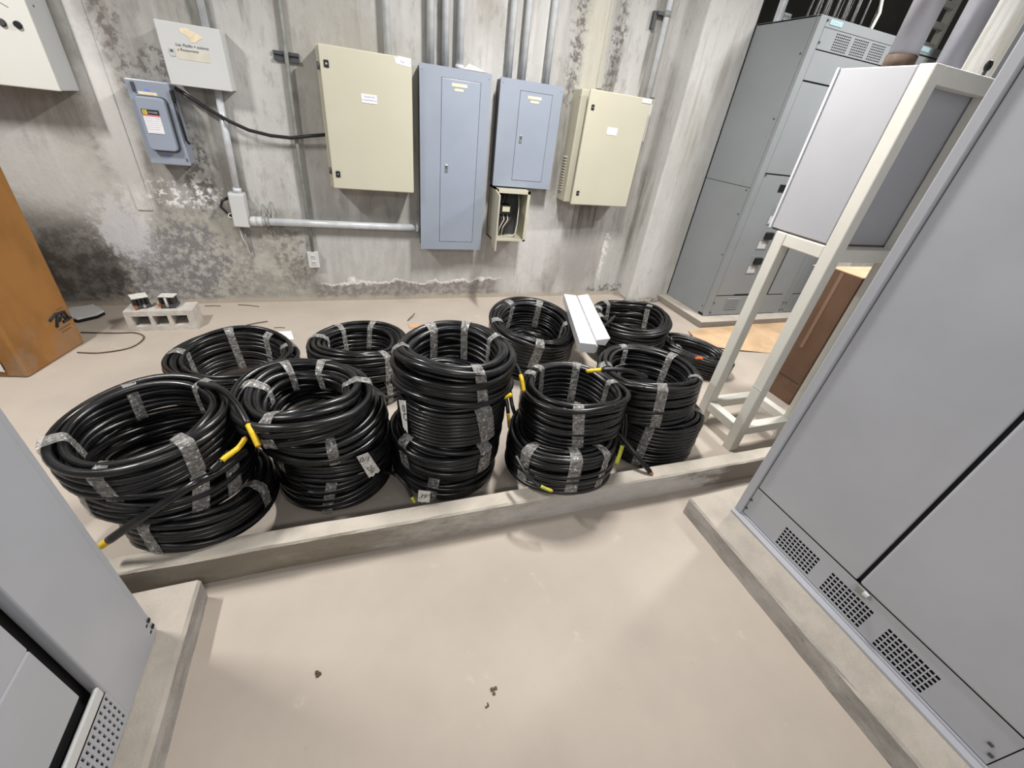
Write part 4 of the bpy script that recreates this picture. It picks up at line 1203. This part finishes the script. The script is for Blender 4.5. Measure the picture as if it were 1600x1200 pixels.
# second stack
coil('bottom cable coil of the second stack from the left', (-0.172, 1.62, 0.105), 0.25, 0.175, 0.21, 0.0135, (0, 0), (262,), 4)
k3 = coil('third cable coil down in the second stack, wearing a torn paper tag', (-0.165, 1.605, 0.270), 0.254, 0.18, 0.14, 0.0115, (0, 0), (215,), 5)
coil('second cable coil down in the second stack, wider than the one above', (-0.191, 1.604, 0.395), 0.269, 0.185, 0.125, 0.0135, (0, 0), (278, 10), 6)
k4 = coil('topmost fat cable coil of the second stack with a narrow mouth', (-0.249, 1.585, 0.503), 0.262, 0.147, 0.14, 0.0165, (-0.03, 0.0), (160, 112, 68, 5, 243), 7, tw=0.05)
tag_label(k3, [at_y(557, 714, 1.315), at_y(575, 707, 1.33), at_y(594, 735, 1.345), at_y(577, 747, 1.315)], (('0/1', 0.45, 0.22, 0.035, -0.3), ('25k', 0.5, 0.68, 0.032, -1.2)))
tail(k3, [at_y(598, 738, 1.42), at_y(615, 740, 1.33), at_y(632, 755, 1.28), at_y(648, 785, 1.24)], 0.008, 0.03, 'yellow_green')
# third stack
k8 = coil('bottom cable coil of the tall middle stack, with a small numbered tag', (0.350, 1.586, 0.098), 0.264, 0.09, 0.195, 0.0135, (0, 0), (246,), 8)
tag_label(k8, [at_y(654, 766, 1.218), at_y(673, 768, 1.222), at_y(671, 785, 1.214), at_y(653, 784, 1.210)], (('39°', 0.5, 0.5, 0.034, 0.1),))
coil('third cable coil down in the tall middle stack, with two wide tape bands', (0.347, 1.55, 0.258), 0.262, 0.15, 0.165, 0.0140, (0, -0.01), (212, 300), 9, tw=0.06)
k9 = coil('second cable coil down in the tall middle stack, wound from thinner cable', (0.375, 1.580, 0.432), 0.256, 0.165, 0.205, 0.0095, (0, 0), (294,), 10, tw=0.07, wild=0.6)
tag_label(k9, [at_y(623, 625, 1.52), at_y(634, 626, 1.47), at_y(637, 676, 1.44), at_y(630, 668, 1.47)], (('0', 0.5, 0.3, 0.05, 0.0), ('C', 0.5, 0.6, 0.05, 0.0)))
k10 = coil('topmost cable coil of the tall middle stack, highest of the whole pile', (0.388, 1.620, 0.607), 0.272, 0.188, 0.215, 0.0165, (0.01, 0.05), (110, 62, 178, 283, 15), 11, tw=0.05)
tail(k10, [at_y(735, 632, 1.35), at_y(760, 629, 1.365), at_y(780, 622, 1.39), at_y(798, 617, 1.425)], 0.0125, 0.055)
tail(k10, [at_y(768, 543, 1.78), at_y(788, 551, 1.70), at_y(805, 570, 1.56), at_y(814, 589, 1.45), at_y(818, 611, 1.40)], 0.0115, 0.075)
tail(k9, [at_y(783, 600, 1.62), at_y(791, 624, 1.57), at_y(794, 645, 1.53), at_y(796, 668, 1.50)], 0.010, 0.07)
tail(k9, [at_y(797, 612, 1.60), at_y(800, 632, 1.55), at_y(806, 650, 1.52), at_y(815, 665, 1.50)], 0.010, 0.05, 'yellow_green')
# fourth stack
k12 = coil('lower cable coil of the right-centre stack, overhanging the kerb', (0.877, 1.345, 0.250), 0.260, 0.165, 0.23, 0.0120, (0.0, 0.07), (205, 292, 258), 12, tw=0.055)
k13 = coil('upper cable coil of the right-centre stack, leaning with a wide mouth', (0.950, 1.440, 0.428), 0.258, 0.203, 0.23, 0.0130, (0.04, 0.09), (150, 118, 60, 250, 5), 13, tw=0.05)
tail(k13, [at_y(955, 610, 1.62), at_y(972, 618, 1.50), at_y(978, 650, 1.42), at_y(974, 690, 1.36), at_y(963, 726, 1.31)], 0.0125, 0.11, 'yellow_green', False, 'yellow-green cable end')
tail(k12, [at_y(806, 712, 1.25), at_y(822, 740, 1.16), at_y(842, 758, 1.105), at_y(862, 767, 1.075)], 0.0085, 0.05, 'yellow_green')
# fifth stack
k14 = coil('lower cable coil of the right stack, next to the cream stand', (1.592, 1.525, 0.150), 0.270, 0.16, 0.295, 0.0125, (0.0, 0.0), (330, 225), 14, tw=0.055)
k15 = coil('upper cable coil of the right stack, next to the cream stand', (1.52, 1.595, 0.385), 0.292, 0.215, 0.26, 0.0130, (-0.02, 0.08), (100, 25, 247, 318, 165), 15, tw=0.055)
tail(k15, [at_y(1010, 590, 1.40), at_y(985, 580, 1.40), at_y(955, 577, 1.43), at_y(917, 580, 1.47)], 0.0115, 0.055, 'yellow')
tail(k14, [at_y(965, 678, 1.33), at_y(985, 700, 1.25), at_y(1005, 724, 1.18), at_y(1018, 740, 1.14)], 0.0125, 0.01, 'copper', True, 'cut copper end')
# back right coils
coil('lower cable coil under the white light fitting, half hidden', (1.19, 2.545, 0.103), 0.295, 0.11, 0.205, 0.0125, (0, 0), (300, 330), 16)
k17 = coil('upper cable coil left of the white light fitting, mouth tilted to the viewer', (1.170, 2.501, 0.280), 0.314, 0.226, 0.23, 0.0125, (0.0, -0.15), (118, 60, 175, 255, 350), 17, tw=0.06)
k18 = coil('cable coil right of the white light fitting, strapped with clear tape', (2.044, 2.543, 0.272), 0.314, 0.235, 0.23, 0.0130, (-0.05, -0.02), (110, 175, 20, 150), 18, tw=0.06)
tail(k18, [at_y(960, 495, 2.47), at_y(950, 505, 2.34), at_y(940, 512, 2.27), at_y(930, 516, 2.24)], 0.012, 0.05, 'orange', False, 'orange taped end')
coil('low cable coil spreading out beneath the one right of the light fitting', (2.18, 2.52, 0.075), 0.35, 0.22, 0.15, 0.0135, (0, 0), (330,), 19)
k20 = coil('flattened cable coil lying behind the leg of the cream stand', (2.53, 2.26, 0.11), 0.33, 0.19, 0.17, 0.0130, (0.05, -0.10), (125, 320), 20, sx=1.0, sy=0.55, rz=math.radians(-38), tw=0.06)
tail(k20, [at_y(1135, 560, 2.12), at_y(1120, 560, 2.11), at_y(1104, 561, 2.10), at_y(1088, 559, 2.10)], 0.013, 0.055, 'orange', False, 'orange taped end')
# back left coils
coil('wide cable coil behind the front left stack, nearest the concrete block', (-0.709, 2.45, 0.150), 0.322, 0.235, 0.29, 0.0130, (0.05, 0.0), (170, 102, 55, 15), 21, tw=0.055)
coil('lower cable coil of the back stack, left of the tall middle stack', (-0.025, 2.43, 0.085), 0.305, 0.20, 0.165, 0.0130, (0, 0), (300,), 22)
coil('upper cable coil of the back stack, left of the tall middle stack', (-0.025, 2.427, 0.252), 0.304, 0.190, 0.19, 0.0130, (0.01, 0.06), (118, 70, 165, 300), 23, tw=0.055)

# ------------------------------------------------------------------ white light fitting lying across two coils
FAR = True
t = thing('light_fitting', 'white metal batten light fitting lying across two coils at the back', 'light fitting', (1.5, 2.4, 0.45))
A = at_z(881, 459, 0.50); Bn = at_z(906, 535, 0.57)
ax = (Bn - A).normalized()
sd = ax.cross(Vector((0, 0, 1))).normalized()
if sd.x < 0: sd = -sd
up = sd.cross(ax)
if up.z < 0: up = -up
L_ = (Bn - A).length
def fx(prof, name, mat, lab=None, a=0.0, b=1.0):
    return part(name, MB().prism([A + ax * (L_ * a) + sd * u + up * v for u, v in prof], ax * (L_ * (b - a))), mat, t, lab, bevel=0.002)
fx([(0, 0), (0, -0.055), (0.095, -0.055), (0.095, 0)], 'channel', 'white')
fx([(0.095, -0.006), (0.107, -0.014), (0.107, -0.05), (0.095, -0.05)], 'groove', 'grey_box')
fx([(0.107, 0.0), (0.107, -0.03), (0.165, -0.03), (0.185, 0.02)], 'reflector_wing', 'white', 'sloping reflector wing', 0.0, 0.93)
fx([(-0.001, 0.001), (-0.001, -0.056), (0.096, -0.056), (0.096, 0.001)], 'end_cap', 'white', 'flat end cap', 0.985, 1.005)
